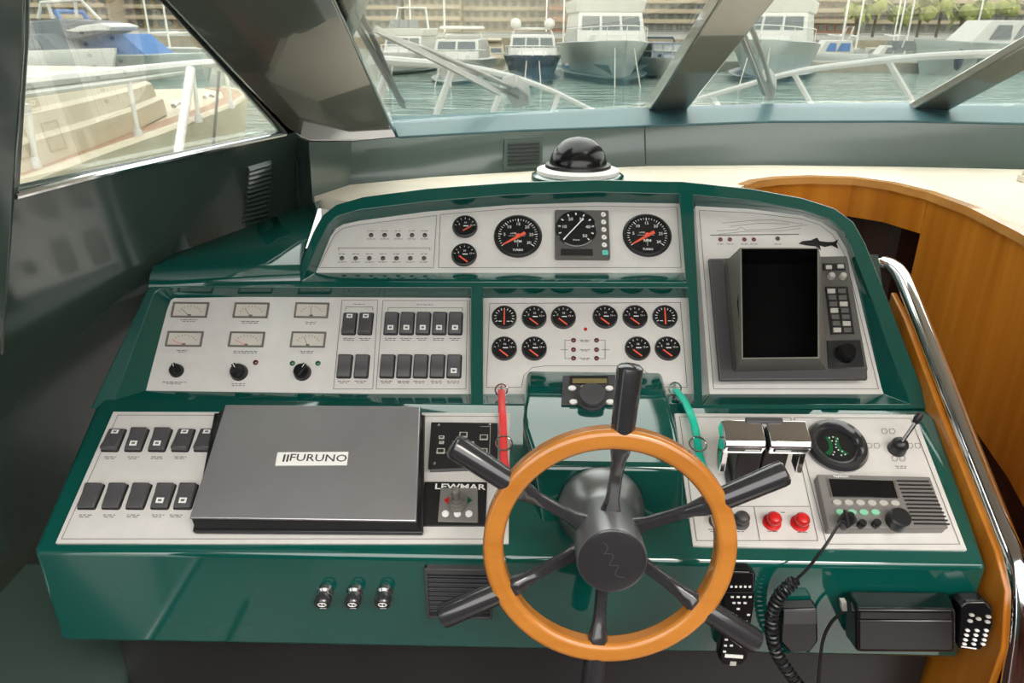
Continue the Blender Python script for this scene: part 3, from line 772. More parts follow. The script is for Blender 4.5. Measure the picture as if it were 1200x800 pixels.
# ------------------------------------------------------------------ thruster panel with joystick
o2 = LOW.px(531, 591, .006)
th = thing('thruster_panel', 'black thruster control panel with small grey joystick', 'control panel', LOW.M @ T(o2[0], o2[1], 0))
tp = lp([(497.5, 564), (571, 564.5), (569, 616), (491.5, 616)], .006, o=o2)
mb = MB(); mb.loops(at_c(tp, .002), at_c(tp, .006)); obj('plate', mb, 'black', th, .001)
tp = lp([(516, 571), (560, 571.5), (560.5, 612), (512.5, 611)], .013, o=o2)
mb = MB(); mb.loft([at_c(tp, .006, -.002), at_c(tp, .012, 0), at_c(tp, .0135, .002)]); ctl = obj('control_block', mb, 'radio', th, .001)
a, b = LOW.px(539, 570, .006); mb = MB(); text('LEWMAR', .0165, .0065, a - o2[0], b - o2[1] - .001, mb=mb, sx=1.45, bold=.02); lt = obj('lettering', mb, 'white', th)
a, b = LOW.px(536, 592, .0135); a -= o2[0]; b -= o2[1]
mb = MB(); mb.lathe([(.0155, .013), (.0165, .019), (.014, .021), (.0155, .025), (.013, .027), (.0135, .031), (.0105, .034), (.0105, .038), (.008, .042)], 20, (a, b, 0)); js = obj('joystick_boot', mb, 'hoodgrey', th)
mb = MB(); mb.lathe([(.007, .038), (.0075, .055), (.0085, .066), (.0075, .073), (.003, .076)], 16, (a, b, 0)); obj('joystick', mb, 'hoodgrey', js)
for u, s_, mt in ((523.5, -1, 'red'), (550, 1, 'greenlamp')):
    x, y = LOW.px(u, 586, .0138); x -= o2[0]; y -= o2[1]; mb = MB(); mb.add([(x + s_ * .006, y, .0139), (x - s_ * .004, y + .008, .0139), (x - s_ * .004, y - .008, .0139)], [(0, 1, 2)]); obj('arrow_mark', mb, mt, ctl)
for u in (522, 536, 549.5):
    x, y = LOW.px(u, 602, .0138); mb = MB(); mb.lathe([(.0068, .013), (.0068, .0155), (.005, .0165)], 16, (x - o2[0], y - o2[1], 0)); obj('button', mb, 'white', th)

# ------------------------------------------------------------------ autopilot head on the pod
AP = Frame(hity(691, 459, 1.392), (0, math.cos(R(33)), math.sin(R(33))))
ap = thing('autopilot_controller', 'small grey control head with dial and amber display on the steering pod', 'control head', AP.M)
def apl(l, c): return [(*AP.px(u, v, c), c) for u, v in l]
tp = apl([(659, 439), (722, 438), (725, 474), (657, 475)], .012)
mb = MB(); mb.loft([at_c(tp, -.045, .004), at_c(tp, .004, -.002), at_c(tp, .012, .001)]); apb = obj('body', mb, 'charcoal', ap, .002)
q = apl([(668, 440.5), (712, 440.5), (713, 450), (667, 450)], .0125); mb = MB(); mb.loops(q, [(p[0], p[1], .0132) for p in q]); bz = obj('display_bezel', mb, 'black', ap)
q = apl([(671, 443.5), (711, 443.5), (711.5, 449), (671, 449)], .0136); mb = MB(); mb.loops(q, [(p[0], p[1], .0140) for p in q]); obj('display', mb, 'lcd', bz)
def oval(a, b, rx, ry, z0, z1, n_=14): return MB().prism([(a + rx * math.cos(2 * math.pi * k / n_), b + ry * math.sin(2 * math.pi * k / n_)) for k in range(n_)], z0, z1, .9)
for u, v in ((670.5, 454.5), (685, 454), (699.5, 454), (714, 454.5), (672, 470.5), (715, 470.5)):
    a, b = AP.px(u, v, .014); obj('key', oval(a, b, .0088, .0058, .011, .0155), 'white', ap)
a, b = AP.px(693, 467, .012); mb = MB(); mb.lathe([(.030, .010), (.030, .016), (.027, .020), (.0275, .030), (.025, .034), (.023, .0335), (.001, .033)], 28, (a, b, 0)); obj('dial_knob', mb, 'charcoal', ap)

# ------------------------------------------------------------------ throttle levers
o2 = LOW.px(882, 556)
tc = thing('throttle_control', 'twin throttle control with chrome topped levers', 'throttle', LOW.M @ T(o2[0], o2[1], .002))
k = .00165
mb = MB(); mb.prism(rrect(-.056, -.030, .056, .062, .012), 0, .008); obj('base', mb, 'charcoal', tc, .003)
pr = [(-.026, .006), (.000, .088), (.050, .096), (.062, .006)]
for s_ in (-1, 1):
    mb = MB(); mb.loops([(s_ * .001, a, b) for a, b in pr], [(s_ * .047, a, b) for a, b in pr]); obj('body', mb, 'black', tc, .003, 2)
mb = MB(); mb.box((0, .046, .119), (.070, .012, .008)); obj('top_cap', mb, 'charcoal', tc, .003)
for s_ in (-1, 1):
    mb = MB(); pg = [(-.006, .086), (-.008, .112), (.002, .119), (.048, .119), (.052, .086)]
    mb.loops([(s_ * .004, a, b) for a, b in pg], [(s_ * .079, a, b) for a, b in pg]); lv = obj('lever', mb, 'chrome', tc, .003, 3)
    mb = MB(); pa_ = [(-.002, .088), (-.020, .040), (.010, .034), (.036, .088)]
    mb.loops([(s_ * .066, a, b) for a, b in pa_], [(s_ * .078, a, b) for a, b in pa_]); obj('arm', mb, 'chrome', lv, .002)
    mb = MB(); mb.box((s_ * .042, -.0075, .104), (.062, .004, .010)); obj('grip_inlay', mb, 'black', lv, .001)
    mb = MB(); mb.box((s_ * .028, -.0095, .1035), (.028, .002, .0055)); obj('grip_stripe', mb, 'legend', lv)
# ------------------------------------------------------------------ push knobs
def push(u, v, mt, label):
    a, b = LOW.px(u, v); t = thing('push_knob', label, 'knob', LOW.M @ T(a, b, .002), 'push knobs below the throttle')
    mb = MB(); mb.lathe([(.017, 0), (.017, .003), (.013, .004)], 20); obj('collar', mb, mt, t)
    mb = MB(); mb.lathe([(.0105, .003), (.0115, .010), (.0135, .016), (.0135, .021), (.010, .026), (.004, .028)], 20); obj('button', mb, mt, t)
push(841, 611, 'charcoal', 'black push knob behind the wooden wheel rim'); push(867, 612, 'charcoal', 'black push knob left of the two red knobs')
push(904, 613, 'red', 'red push knob, left of the two'); push(936.5, 614, 'red', 'red push knob, right of the two')
# ------------------------------------------------------------------ round rudder display
a, b = LOW.px(979, 524)
rd = thing('rudder_indicator', 'round black indicator with green display beside the throttle', 'indicator', LOW.M @ T(a, b, .002))
mb = MB(); mb.lathe([(.060, 0), (.061, .008), (.056, .016), (.048, .018), (.040, .012), (.037, .004), (.037, 0)], 40); obj('bezel', mb, 'satinblack', rd)
mb = MB(); mb.cyl((0, 0, 0), .0375, 0, .004, 36); sc_ = obj('display', mb, 'dial', rd)
mb = MB()
for s_ in (-1, 1):
    arc = [(s_ * (.028 - .018 * math.cos(R(t_))), .024 * math.sin(R(t_)), .0044) for t_ in range(-80, 81, 20)] + [(s_ * (.022 - .006 * math.cos(R(t_))), .024 * math.sin(R(t_)), .0044) for t_ in range(80, -81, -20)]
    arc = [(s_ * x, y) for x, y in ((.004, .022), (.014, .020), (.010, .006), (.012, -.008), (.024, -.018), (.014, -.022), (.006, -.012), (.003, .004))]
    arc = [(x - .004, y, .0044) for x, y in arc]
    tr = tessellate_polygon([[Vector(p) for p in arc]]); mb.add(arc, [tuple(t_) for t_ in tr])
obj('green_mark', mb, 'greenlamp', sc_)
mb = MB()
for x, y in ((-.010, .018), (-.002, .020), (.006, .016), (-.006, .011), (.002, .010), (-.001, .003), (-.002, -.004), (.001, -.010), (.008, -.013), (-.008, -.015), (.012, -.020), (-.012, -.021), (.004, -.022)): mb.quadxy(x - .0013, y - .0013, x + .0013, y + .0013, .0048)
o = obj('markings', mb, 'legend', sc_); o['kind'] = 'stuff'
# ------------------------------------------------------------------ spotlight lever
a, b = LOW.px(1050, 527)
sl = thing('joystick_lever', 'small black joystick lever with steel stalk at the right corner', 'lever', LOW.M @ T(a, b, .002))
mb = MB(); mb.lathe([(.018, 0), (.018, .003), (.0165, .008), (.0165, .020), (.012, .028), (.005, .032)], 20); obj('boot', mb, 'black', sl)
mb = MB(); mb.tube([(0, 0, .028), (.010, .012, .048), (.020, .024, .068)], .004, 10); obj('stalk', mb, 'steel', sl)
mb = MB(); mb.tube([(.018, .022, .064), (.021, .026, .071), (.026, .032, .080)], .007, 12, rs=[.006, .008, .006]); obj('tip', mb, 'black', sl)

# ------------------------------------------------------------------ radio
o2 = LOW.px(1035, 592, .024)
rdo = thing('vhf_radio', 'grey marine radio with display, round keys and speaker grille', 'radio', LOW.M @ T(o2[0], o2[1], 0))
tp = lp([(955, 554), (1091, 557), (1114, 620), (970, 621)], .026, o=o2)
mb = MB(); mb.loft([at_c(tp, .002, -.003), at_c(tp, .018, -.003), at_c(tp, .026, .002)]); rb = obj('body', mb, 'radio', rdo, .003, 3)
q = lp([(970.5, 560.5), (1049, 563), (1054, 583.5), (975, 582)], .027, o=o2); mb = MB(); mb.loops(at_c(q, .0255), at_c(q, .0275)); ds = obj('display', mb, 'blackgloss', rdo, .001)
for qq in ([(968.5, 560), (970.5, 560), (976, 582.5), (974, 582.5)], [(1046, 563), (1048.5, 563), (1054.5, 584), (1052, 584)]):
    q = lp(qq, .028, o=o2); mb = MB(); mb.loops(at_c(q, .026), at_c(q, .029)); obj('trim_strip', mb, 'chrome', ds)
a, b = LOW.px(985.5, 557.8, .0268); mb = MB(); text('Raytheon', .0075, .0268, a - o2[0], b - o2[1], mb=mb, sx=1.0, bold=.02); obj('lettering', mb, 'white', rb)
for k in range(6):
    a, b = LOW.px(981 + k * 13.6, 588.5 + k * .2, .028); obj('key', oval(a - o2[0], b - o2[1], .0088, .0062, .0255, .0295), 'greykey', rdo)
for k in range(4):
    a, b = LOW.px(984.5 + k * 13.8, 600, .028); obj('key', oval(a - o2[0], b - o2[1], .0088, .0062, .0255, .0295), 'greenkey', rdo)
for u, v, r, hh in ((1050.5, 611, .0205, .022), (1008.5, 615.5, .0075, .014), (1025.5, 615, .0075, .014)):
    a, b = LOW.px(u, v, .026); mb = MB(); mb.lathe([(r, .024), (r, .027), (r * .92, .026 + hh * .9), (r * .8, .026 + hh), (.001, .026 + hh)], 20, (a - o2[0], b - o2[1], 0)); obj('knob', mb, 'black', rdo)
for k in range(12):
    t_ = k / 11; u0 = 1051 + 20 * t_ ; u1 = 1088 + 24.5 * t_; v = 563.5 + 50 * t_
    a, b = LOW.px(u0, v, .0265); a1, b1 = LOW.px(u1, v + .5, .0265)
    mb = MB(); mb.box(((a + a1) / 2 - o2[0], b - o2[1], .0268), (a1 - a, .0026, .0030)); obj('grille_bar', mb, 'black', rdo)
a, b = LOW.px(989, 614, .026)
mb = MB(); mb.lathe([(.012, .024), (.012, .040), (.0135, .042), (.0135, .052), (.008, .060), (.005, .066)], 18); mb.xf(T(a - o2[0], b - o2[1], 0)); obj('plug', mb, 'black', rdo)
# ------------------------------------------------------------------ coiled microphone cord
plug = LOW.wp(990, 598, .088)
cord_px = [((985, 612), LOW.O.y - .02), ((968, 638), YF - .035), ((948, 664), YF - .04), ((934, 678), YF - .04)]
coil_px = [(931, 681), (915, 696), (906, 715), (904, 738), (909, 762), (922, 784), (938, 806), (952, 830)]
def smooth(pts, n_=8):
    out = []; P = [pts[0]] + list(pts) + [pts[-1]]
    for i in range(1, len(P) - 2):
        for k in range(n_):
            t = k / n_; a, b, c, d = P[i - 1], P[i], P[i + 1], P[i + 2]
            out.append(0.5 * ((2 * b) + (c - a) * t + (2 * a - 5 * b + 4 * c - d) * t * t + (3 * b - a - 3 * c + d) * t ** 3))
    out.append(P[-2]); return out
line1 = [plug + Vector((0, 0, 0)), plug + Vector((-.004, -.03, -.012))] + [hity(u, v, y) for (u, v), y in cord_px]
line1 = smooth(line1, 6)
axis = smooth([hity(u, v, YF - .035) for u, v in coil_px], 30)
hel = []
tot = 0
for i, p in enumerate(axis):
    q = axis[min(i + 1, len(axis) - 1)] - axis[max(i - 1, 0)]; q.normalize()
    a = q.cross(Vector((0, 1, 0))).normalized(); b = a.cross(q)
    for k in range(2):
        ph = (i * 2 + k) * 2 * math.pi / 14
        pk = p.lerp(axis[min(i + 1, len(axis) - 1)], k / 2)
        hel.append(pk + (a * math.cos(ph) + b * math.sin(ph)) * .0095)
mb = MB(); mb.tube(line1 + hel, .0030, 6)
crd = obj('coiled_cable', mb, 'black'); tag(crd, 'black coiled cable hanging from the radio plug', 'cable')
# microphone in a clip behind the cord
mic = thing('microphone', 'dark hand microphone hanging on the fascia behind the coiled cord', 'microphone', hity(937, 745, YF - .02))
c0 = hity(937, 745, YF - .02)
bp = [hity(u, v, YF - .028) - c0 for u, v in ((917, 714), (958, 713), (959, 752), (950, 764), (926, 765), (914, 752))]
mb = MB(); mb.loops([p + Vector((0, .026, 0)) for p in bp], bp); obj('body', mb, 'blackgloss', mic, .004, 3)
bp = [hity(u, v, YF - .030) - c0 for u, v in ((919, 716), (957, 715), (957, 731), (918, 732))]
mb = MB(); mb.loops([p + Vector((0, .003, 0)) for p in bp], bp); obj('clip_plate', mb, 'charcoal', mic, .001)

# ------------------------------------------------------------------ lanyards
def lanyard(pts, mt, name, label, ringp, ringp2):
    t = thing(name, label, 'lanyard', pts[0]); o = pts[0]
    mb = MB(); sp = [p - o for p in smooth(pts, 8)]
    secs = []
    for i, p in enumerate(sp):
        q = (sp[min(i + 1, len(sp) - 1)] - sp[max(i - 1, 0)]).normalized(); a = q.cross(Vector((0, -.5, 1))).normalized(); b = a.cross(q).normalized()
        secs.append([p + a * .0075 * cx_ + b * .0042 * cy_ for cx_, cy_ in ((1, -.4), (1, .4), (.5, 1), (-.5, 1), (-1, .4), (-1, -.4), (-.5, -1), (.5, -1))])
    mb.loft(secs); obj('strap', mb, mt, t, ang=50)
    for k, (rp_, rr, nn_) in enumerate(((ringp, .013, FACE.U), (ringp2, .0165, LOW.N))):
        x1 = Vector((1, 0, 0)); y1 = nn_.cross(x1).normalized() if k else Vector((0, .3, 1)).normalized()
        mb = MB(); mb.tube([rp_ - o + (x1 * math.cos(2 * math.pi * j / 24) + y1 * math.sin(2 * math.pi * j / 24)) * rr for j in range(25)], .0018, 6); obj('split_ring', mb, 'chrome', t)
    mb = MB(); mb.tube([ringp - o + Vector((0, .012, -.014)), ringp - o + Vector((0, .004, 0)), ringp - o + Vector((0, .012, .010))], .0028, 8); obj('eyelet', mb, 'chrome', t)
rp1 = hitz(587.5, 457, -.722)
lanyard([hitz(587.5, 458, -.722), hitz(588, 470, -.722), LOW.wp(589, 487, .022), LOW.wp(590, 515, .014), LOW.wp(591, 540, .012), LOW.wp(595, 556, .012)], 'redcord', 'red_lanyard', 'red engine stop lanyard hanging left of the steering pod', rp1, LOW.wp(590.5, 519, .022))
rp2 = hitz(791, 455, -.722)
lanyard([hitz(792, 457, -.722), hitz(802, 470, -.722), LOW.wp(812, 492, .024), LOW.wp(817, 514, .016), LOW.wp(821, 538, .012), LOW.wp(829, 556, .010), LOW.wp(837, 565, .008)], 'tealcord', 'teal_lanyard', 'teal engine stop lanyard hanging right of the steering pod', rp2, LOW.wp(818, 520, .026))

# ------------------------------------------------------------------ fascia fittings
FAS = Frame((0, YF, -1.0), (0, 0, 1))
for i, u in enumerate((380, 415, 450)):
    a, b = FAS.px(u, 696, .01)
    t = thing('key_switch', f'black ignition lock with chrome collar, {names[i]} of three on the green fascia', 'key switch', FAS.M @ T(a, b, 0) @ Matrix.Rotation(R(18), 4, 'X'), 'ignition locks on the fascia')
    mb = MB(); mb.lathe([(.0155, -.004), (.0155, .004), (.012, .008), (.012, .014)], 24); obj('collar', mb, 'steel', t)
    mb = MB(); mb.lathe([(.0145, .013), (.0155, .016), (.0155, .026), (.013, .030), (.001, .030)], 24); bd = obj('barrel', mb, 'satinblack', t)
    mb = MB(); mb.tube([(math.cos(R(k * 20)) * .0075, math.sin(R(k * 20)) * .0055 + .002, .0304) for k in range(19)], .0011, 4); mb.quadxy(-.006, -.011, .006, -.009, .0306); mb.quadxy(-.001, -.002, .001, .006, .0306); obj('legend', mb, 'legend', bd)
# air grille
a0, b1 = FAS.px(498.5, 661); a1, b0 = FAS.px(577, 721)
g = thing('air_grille', 'black slatted air grille set in the green fascia behind the wheel', 'vent', FAS.M @ T((a0 + a1) / 2, (b0 + b1) / 2, 0))
w, h = a1 - a0, b1 - b0
mb = MB()
for c, d in (((0, h / 2 - .006, .006), (w, .012, .014)), ((0, -h / 2 + .002, .005), (w, .004, .010)), ((-w / 2 + .002, 0, .005), (.004, h, .010)), ((w / 2 - .002, 0, .005), (.004, h, .010))): mb.box(c, d)
obj('frame', mb, 'charcoal', g, .001)
mb = MB(); mb.box((0, 0, -.001), (w - .004, h - .004, .004)); obj('backing', mb, 'black', g)
for k in range(9):
    mb = MB(); mb.box((0, 0, 0), (w - .008, .0045, .006)); mb.xf(T(0, h / 2 - .020 - k * (h - .026) / 8.6, .005) @ Matrix.Rotation(R(30), 4, 'X')); obj('slat', mb, 'satinblack', g)
# long telephone handset hanging under the fascia
HS = Frame(hity(864, 724, YF - .03), (.06, .10, 1), (1, 0, -.06))
hs = thing('phone_handset', 'long black radio telephone handset hanging behind the wheel rim', 'handset', HS.M)
def hp(l, c): return [(*HS.px(u, v, c), c) for u, v in l]
o_l = [(848, 672), (854, 667), (880, 668), (886, 674), (884, 712), (878, 745), (876, 772), (870, 779), (848, 779), (843, 773), (846, 735)]
mb = MB(); l_ = hp(o_l, .0); mb.loft([[(p[0], p[1], -.026) for p in l_], [(p[0], p[1], -.004) for p in l_], at_c(l_, .002, .003)]); hb = obj('body', mb, 'blackgloss', hs, .001)
def hkey(u, v, du, dv, mt='legend', nm='key'):
    p0 = HS.px(u - du, v + dv, .002); p1 = HS.px(u + du, v - dv, .002); mb = MB(); mb.prism([(p0[0], p0[1]), (p1[0], p0[1]), (p1[0], p1[1]), (p0[0], p1[1])], .0015, .0032); obj(nm, mb, mt, hs)
for k in range(5): hkey(857 + k * 5.4, 687, 1.5, 1)
for r_, (v, us) in enumerate(((699, (858, 865, 872, 879)), (706, (860, 866, 873)), (713, (865,)), (720, (877,)), (728, (874,)), (742, (851, 858)), (749, (851, 862)), (756, (850, 857)), (763, (849,)))):
    for u in us: hkey(u, v, 1.9, .8)
hkey(872, 757, 5, .7); hkey(860, 768.5, 11, 1.1, 'legend', 'name_strip'); hkey(859, 777, 4, 2, 'greykey', 'badge')
mb = MB(); l2 = [HS.px(u, v, .0022) for u, v in ((852, 671), (883, 671), (883, 694), (850, 694))]
for i in range(4): mb.line(l2[i], l2[(i + 1) % 4], .0010, .0024)
obj('printed_line', mb, 'charcoal', hb)
# black box and small keypad remote at the right end
bx0 = hity(1052, 730, YF - .04)
bxx = thing('instrument_box', 'long black instrument box mounted on the fascia under the radio', 'box', bx0)
fr_ = [hity(u, v, YF - .085) - bx0 for u, v in ((1003, 713), (1120, 714), (1120, 765), (1003, 764))]
bk_ = [hity(u, v, YF - .004) - bx0 for u, v in ((990, 691), (1112, 693), (1112, 748), (990, 746))]
mb = MB(); mb.loops(bk_, fr_); obj('case', mb, 'blackgloss', bxx, .008, 3)
fl_ = [hity(u, v, YF - .088) - bx0 for u, v in ((1007, 727), (1117, 728), (1117, 762), (1007, 761))]
mb = MB(); mb.loops([p + Vector((0, .004, 0)) for p in fl_], fl_); obj('front_flap', mb, 'blackgloss', bxx, .002)
sd = [hity(u, v, YF - .04) - bx0 for u, v in ((986, 705), (992, 705), (993, 716), (987, 716))]
mb = MB(); mb.loops([p + Vector((0, .01, 0)) for p in sd], sd); obj('cable_socket', mb, 'greykey', bxx)
mb = MB(); mb.tube(smooth([hity(u, v, YF - .03) - bx0 for u, v in ((989, 716), (975, 728), (965, 748), (961, 775), (958, 815))], 6), .003, 6); obj('cable', mb, 'black', bxx)
RM = Frame(hity(1141, 731, YF - .05), (.08, .25, 1), (1, -.12, -.06))
rm = thing('keypad_remote', 'small black keypad remote beside the oak side panel', 'remote control', RM.M)
def rpx(l, c): return [(*RM.px(u, v, c), c) for u, v in l]
l_ = rpx([(1124, 709), (1130, 703), (1156, 703), (1164, 712), (1165, 730), (1154, 757), (1150, 762), (1125, 761), (1121, 755)], 0)
mb = MB(); mb.loft([[(p[0], p[1], -.030) for p in l_], [(p[0], p[1], -.006) for p in l_], at_c(l_, .002, .003)]); obj('body', mb, 'blackgloss', rm, .002)
def rkey(u, v, r_, mt='legend'):
    a, b = RM.px(u, v, .002); obj('key', oval(a, b, r_, r_ * .62, .001, .0045), mt, rm)
for r_, v in enumerate((738, 743.5, 749, 754)):
    for c in range(3): rkey(1133.5 + c * 11 - r_ * 1.3, v, .0042)
for u, v in ((1138.5, 720), (1146.5, 724.5), (1136.5, 727), (1158, 722), (1157, 728)): rkey(u, v, .005, 'greykey')
a, b = RM.px(1135, 758.5, .002); mb = MB(); mb.quadxy(a - .013, b - .0012, a + .013, b + .0012, .0026); obj('name_strip', mb, 'legend', rm)

# ------------------------------------------------------------------ radar set on the right plate
o2 = PANEL.px(920, 370)
ra = thing('radar_display', 'grey radar display with deep black viewing hood on the right panel', 'radar display', PANEL.M @ T(o2[0], o2[1], .0015))
def rl(l, c, d=0): return inset([(PANEL.px(u, v, c)[0] - o2[0], PANEL.px(u, v, c)[1] - o2[1], c) for u, v in l], d)
ob = rl([(833, 306), (992, 304), (1014, 443), (846, 447)], .0)
ot = rl([(830, 303), (992, 300), (1017, 433), (844, 444)], .022)
it = rl([(846, 307), (966, 305), (972, 432), (860, 435)], .022)
mb = MB(); mb.loft([ob, ot, inset(ot, .003)]); rf = obj('housing', mb, 'bezelgrey', ra, .003, 3)
ft = [(830, 303), (849, 303), (860, 434), (1016, 430), (1017, 445), (843, 446)]
q = rl(ft, .030); mb = MB(); mb.loops([(p[0], p[1], .020) for p in q], q); obj('front_trim', mb, 'charcoal', ra, .004, 3)
hbx = rl([(851, 306), (962, 306), (968, 434), (862, 436)], .020)
hf = rl([(867, 290.5), (959, 290.5), (960, 420), (869, 421)], .105)
def thick(l, d): return inset(l, d)
mb = MB()
ih = thick(hf, .003); ib = [(p[0], p[1], .028) for p in thick(hbx, .012)]
A_ = [hbx, hf, ih, ib]
nn = 4
vs = [p for s_ in A_ for p in s_]
fs = []
for s_ in range(3):
    for i in range(4): fs.append((s_ * 4 + i, s_ * 4 + (i + 1) % 4, (s_ + 1) * 4 + (i + 1) % 4, (s_ + 1) * 4 + i))
mb.add(vs[:12], fs[:8]); hd_ = obj('viewing_hood', mb, 'hoodgrey', ra, .0)
mb = MB(); mb.add(ih + ib, [(i, (i + 1) % 4, 4 + (i + 1) % 4, 4 + i) for i in range(4)]); obj('hood_lining', mb, 'void', hd_)
mb = MB(); mb.loops([(p[0], p[1], .026) for p in ib], [(p[0], p[1], .029) for p in ib]); obj('screen', mb, 'void', ra)
q = rl([(900, 424), (924, 424), (926, 432), (901, 432)], .032); mb = MB(); mb.loops([(p[0], p[1], .020) for p in q], q); obj('hood_latch', mb, 'hoodgrey', ra, .001)
a, b = PANEL.px(913, 428, .034); mb = MB(); mb.lathe([(.006, .030), (.006, .036), (.003, .039)], 12, (a - o2[0], b - o2[1], 0)); obj('latch_knob', mb, 'greykey', ra)
def rkeyp(u, v, du, dv, c, mt, nm='key'):
    q = rl([(u - du, v - dv), (u + du, v - dv), (u + du + .3, v + dv), (u - du + .3, v + dv)], c); mb = MB(); mb.loops([(p[0], p[1], c - .004) for p in q], q); return obj(nm, mb, mt, ra, .0006)
sl_ = rkeyp(977.5, 312.5, 13, 4, .026, 'black', 'switch_plate')
rkeyp(971, 313, 3.6, 2.2, .029, 'greykey'); rkeyp(985, 312, 3.6, 2.2, .029, 'greykey')
for u in (973.5, 987):
    a, b = PANEL.px(u, 324.5, .024); mb = MB(); mb.lathe([(.0085, .020), (.0085, .028), (.006, .034), (.001, .035)], 14, (a - o2[0], b - o2[1], 0)); obj('small_knob', mb, 'greykey', ra)
q = rl([(967, 336), (993, 336), (1001, 391), (974, 391.5)], .0255); mb = MB(); mb.loops([(p[0], p[1], .020) for p in q], q); obj('keypad', mb, 'black', ra)
for r_ in range(7):
    for c in range(2):
        rkeyp(974 + c * 12.2 + r_ * 1.15, 341 + r_ * 7.6, 4.6, 2.7, .0285, 'bezelgrey' if (r_ + c) % 3 else 'greykey')
q = rl([(969, 399), (1008, 398), (1013, 429), (971, 431)], .0255); mb = MB(); mb.loops([(p[0], p[1], .020) for p in q], q); obj('knob_plate', mb, 'black', ra, .001)
a, b = PANEL.px(989.5, 415, .026); mb = MB(); mb.lathe([(.022, .024), (.022, .028), (.019, .032), (.0185, .046), (.015, .051), (.001, .0515)], 24, (a - o2[0], b - o2[1], 0)); obj('range_knob', mb, 'blackgloss', ra)

# ------------------------------------------------------------------ compass on the worktop
cy_ = 2.10
cb = hity(677, 203, cy_)
cp = thing('compass', 'domed black compass on a round green base behind the hood', 'compass', (cb.x, cy_, ZW))
zr = cb.z - ZW
rb_ = 54 / F * cb.length * .99
mb = MB(); mb.lathe([(rb_, 0.002), (rb_ * 1.01, zr - .02), (rb_ * .98, zr - .004), (rb_ * .90, zr + .002), (.001, zr + .002)], 40); obj('base', mb, 'green', cp)
mb = MB(); mb.lathe([(rb_ * .88, zr), (rb_ * .87, zr + .012), (rb_ * .72, zr + .018), (.001, zr + .018)], 40); obj('bezel_ring', mb, 'legend', cp)
mb = MB(); mb.lathe([(rb_ * .70, zr + .016), (rb_ * .69, zr + .026), (rb_ * .62, zr + .028), (.001, zr + .028)], 40); obj('collar', mb, 'black', cp)
rd_ = 32.5 / F * cb.length
mb = MB(); mb.sphere((0, 0, zr + .022), rd_, 32, 12, 0.0, 1.0, (1, 1, .98)); obj('dome', mb, 'blackgloss', cp)

# ------------------------------------------------------------------ vents in the walls and shoulder
vt = thing('louvre_vent', 'tall louvred vent in the left wall beside the window', 'vent', wallp(303, 226))
o = wallp(303, 226)
for k in range(13):
    v0 = 196 + k * 5.3; l0 = (291 - k * .35, v0 + 3); l1 = (317.5 - k * .3, v0 - 5 + k * .12)
    a, b = wallp(*l0, .003) - o, wallp(*l1, .003) - o
    mb = MB(); dz = Vector((0, 0, .010)); nn_ = WALL.N * .006
    mb.loops([a, b, b + dz - nn_, a + dz - nn_], [a + nn_, b + nn_, b + dz, a + dz]); obj('slat', mb, 'wallgreen', vt)
    mb = MB(); mb.loops([a - dz * .75, b - dz * .75, b, a], [a - dz * .75 + nn_ * .15, b - dz * .75 + nn_ * .15, b + nn_ * .15, a + nn_ * .15]); obj('slot', mb, 'black', vt)
vp = [(591, 162), (636, 159.5), (635, 196), (590, 198.5)]
bpt = hity(613, 201, 2.6)
# grille on the front wall, lying on its own plane
i0, i1 = 2, 3
pA, pB, pC = front_base[3], front_base[4], front_top[4]
nF = (pB - pA).cross(pC - pB).normalized()
if nF.y > 0: nF = -nF
def fw(u, v, c=0.004): return hit(u, v, pB + nF * c, nF)
o = fw(613, 180); vt = thing('wall_grille', 'square louvred grille in the front wall behind the compass', 'vent', o)
q = [fw(u, v) - o for u, v in vp]; mb = MB(); mb.loops(q, [p + nF * .004 for p in q]); obj('frame', mb, 'wallgreen', vt, .001)
for k in range(6):
    t = (k + .5) / 6; y0 = 166 + 27.5 * t
    q = [fw(595, y0 + 2.2, .009) - o, fw(632, y0 + .4, .009) - o, fw(632, y0 - 1.6, .009) - o, fw(595, y0 + .2, .009) - o]
    mb = MB(); mb.loops(q, [p + nF * .004 for p in q]); obj('slot', mb, 'black', vt)

# seams between the front wall panels
for q_, (ua, va, ub, vb, i_) in enumerate(((757, 192, 756, 150, 5), (1098, 194, 1108, 144, 7))):
    p1_ = hity(ua, va, front_base[i_].y - .004); p2_ = hity(ub, vb, front_top[i_].y - .006)
    mb = MB(); mb.tube([p1_, p2_], .0014, 5); struct('trim_%d' % (8 + q_), mb, 'black')
# ------------------------------------------------------------------ oak companionway on the right
def wallstrip(idx, z0, z1, off, mt, name, parent, th=.02):
    mb = MB(); secs = []
    for i in idx:
        p = edge[i]; t = (edge[min(i + 1, len(edge) - 1)] - edge[max(i - 1, 0)]).normalized(); nrm = Vector((-t.y, t.x, 0))
        a = Vector((p.x, p.y, 0)) + nrm * off
        b = a + nrm * th
        secs.append([(a.x, a.y, z1), (a.x, a.y, z0), (b.x, b.y, z0), (b.x, b.y, z1)])
    mb.loft(secs); return obj(name, mb, mt, parent, world=True, ang=25)
oak = thing('oak_companionway', 'curved oak companionway panelling below the cream worktop edge', 'panelling', (edge[6].x, edge[6].y, SOLE))
wallstrip(range(0, 11), ZW - .018, ZW + .003, -.012, 'oakrim', 'edge_trim', oak, .030)
wallstrip(range(0, 7), ZW - .115, ZW - .018, -.004, 'oak', 'curved_fascia', oak)
wallstrip(range(6, 11), -.90, ZW - .018, -.002, 'oak', 'curved_panel', oak)
wallstrip(range(0, 11), SOLE, ZW - .03, .10, 'darkwood', 'inner_panel', oak)
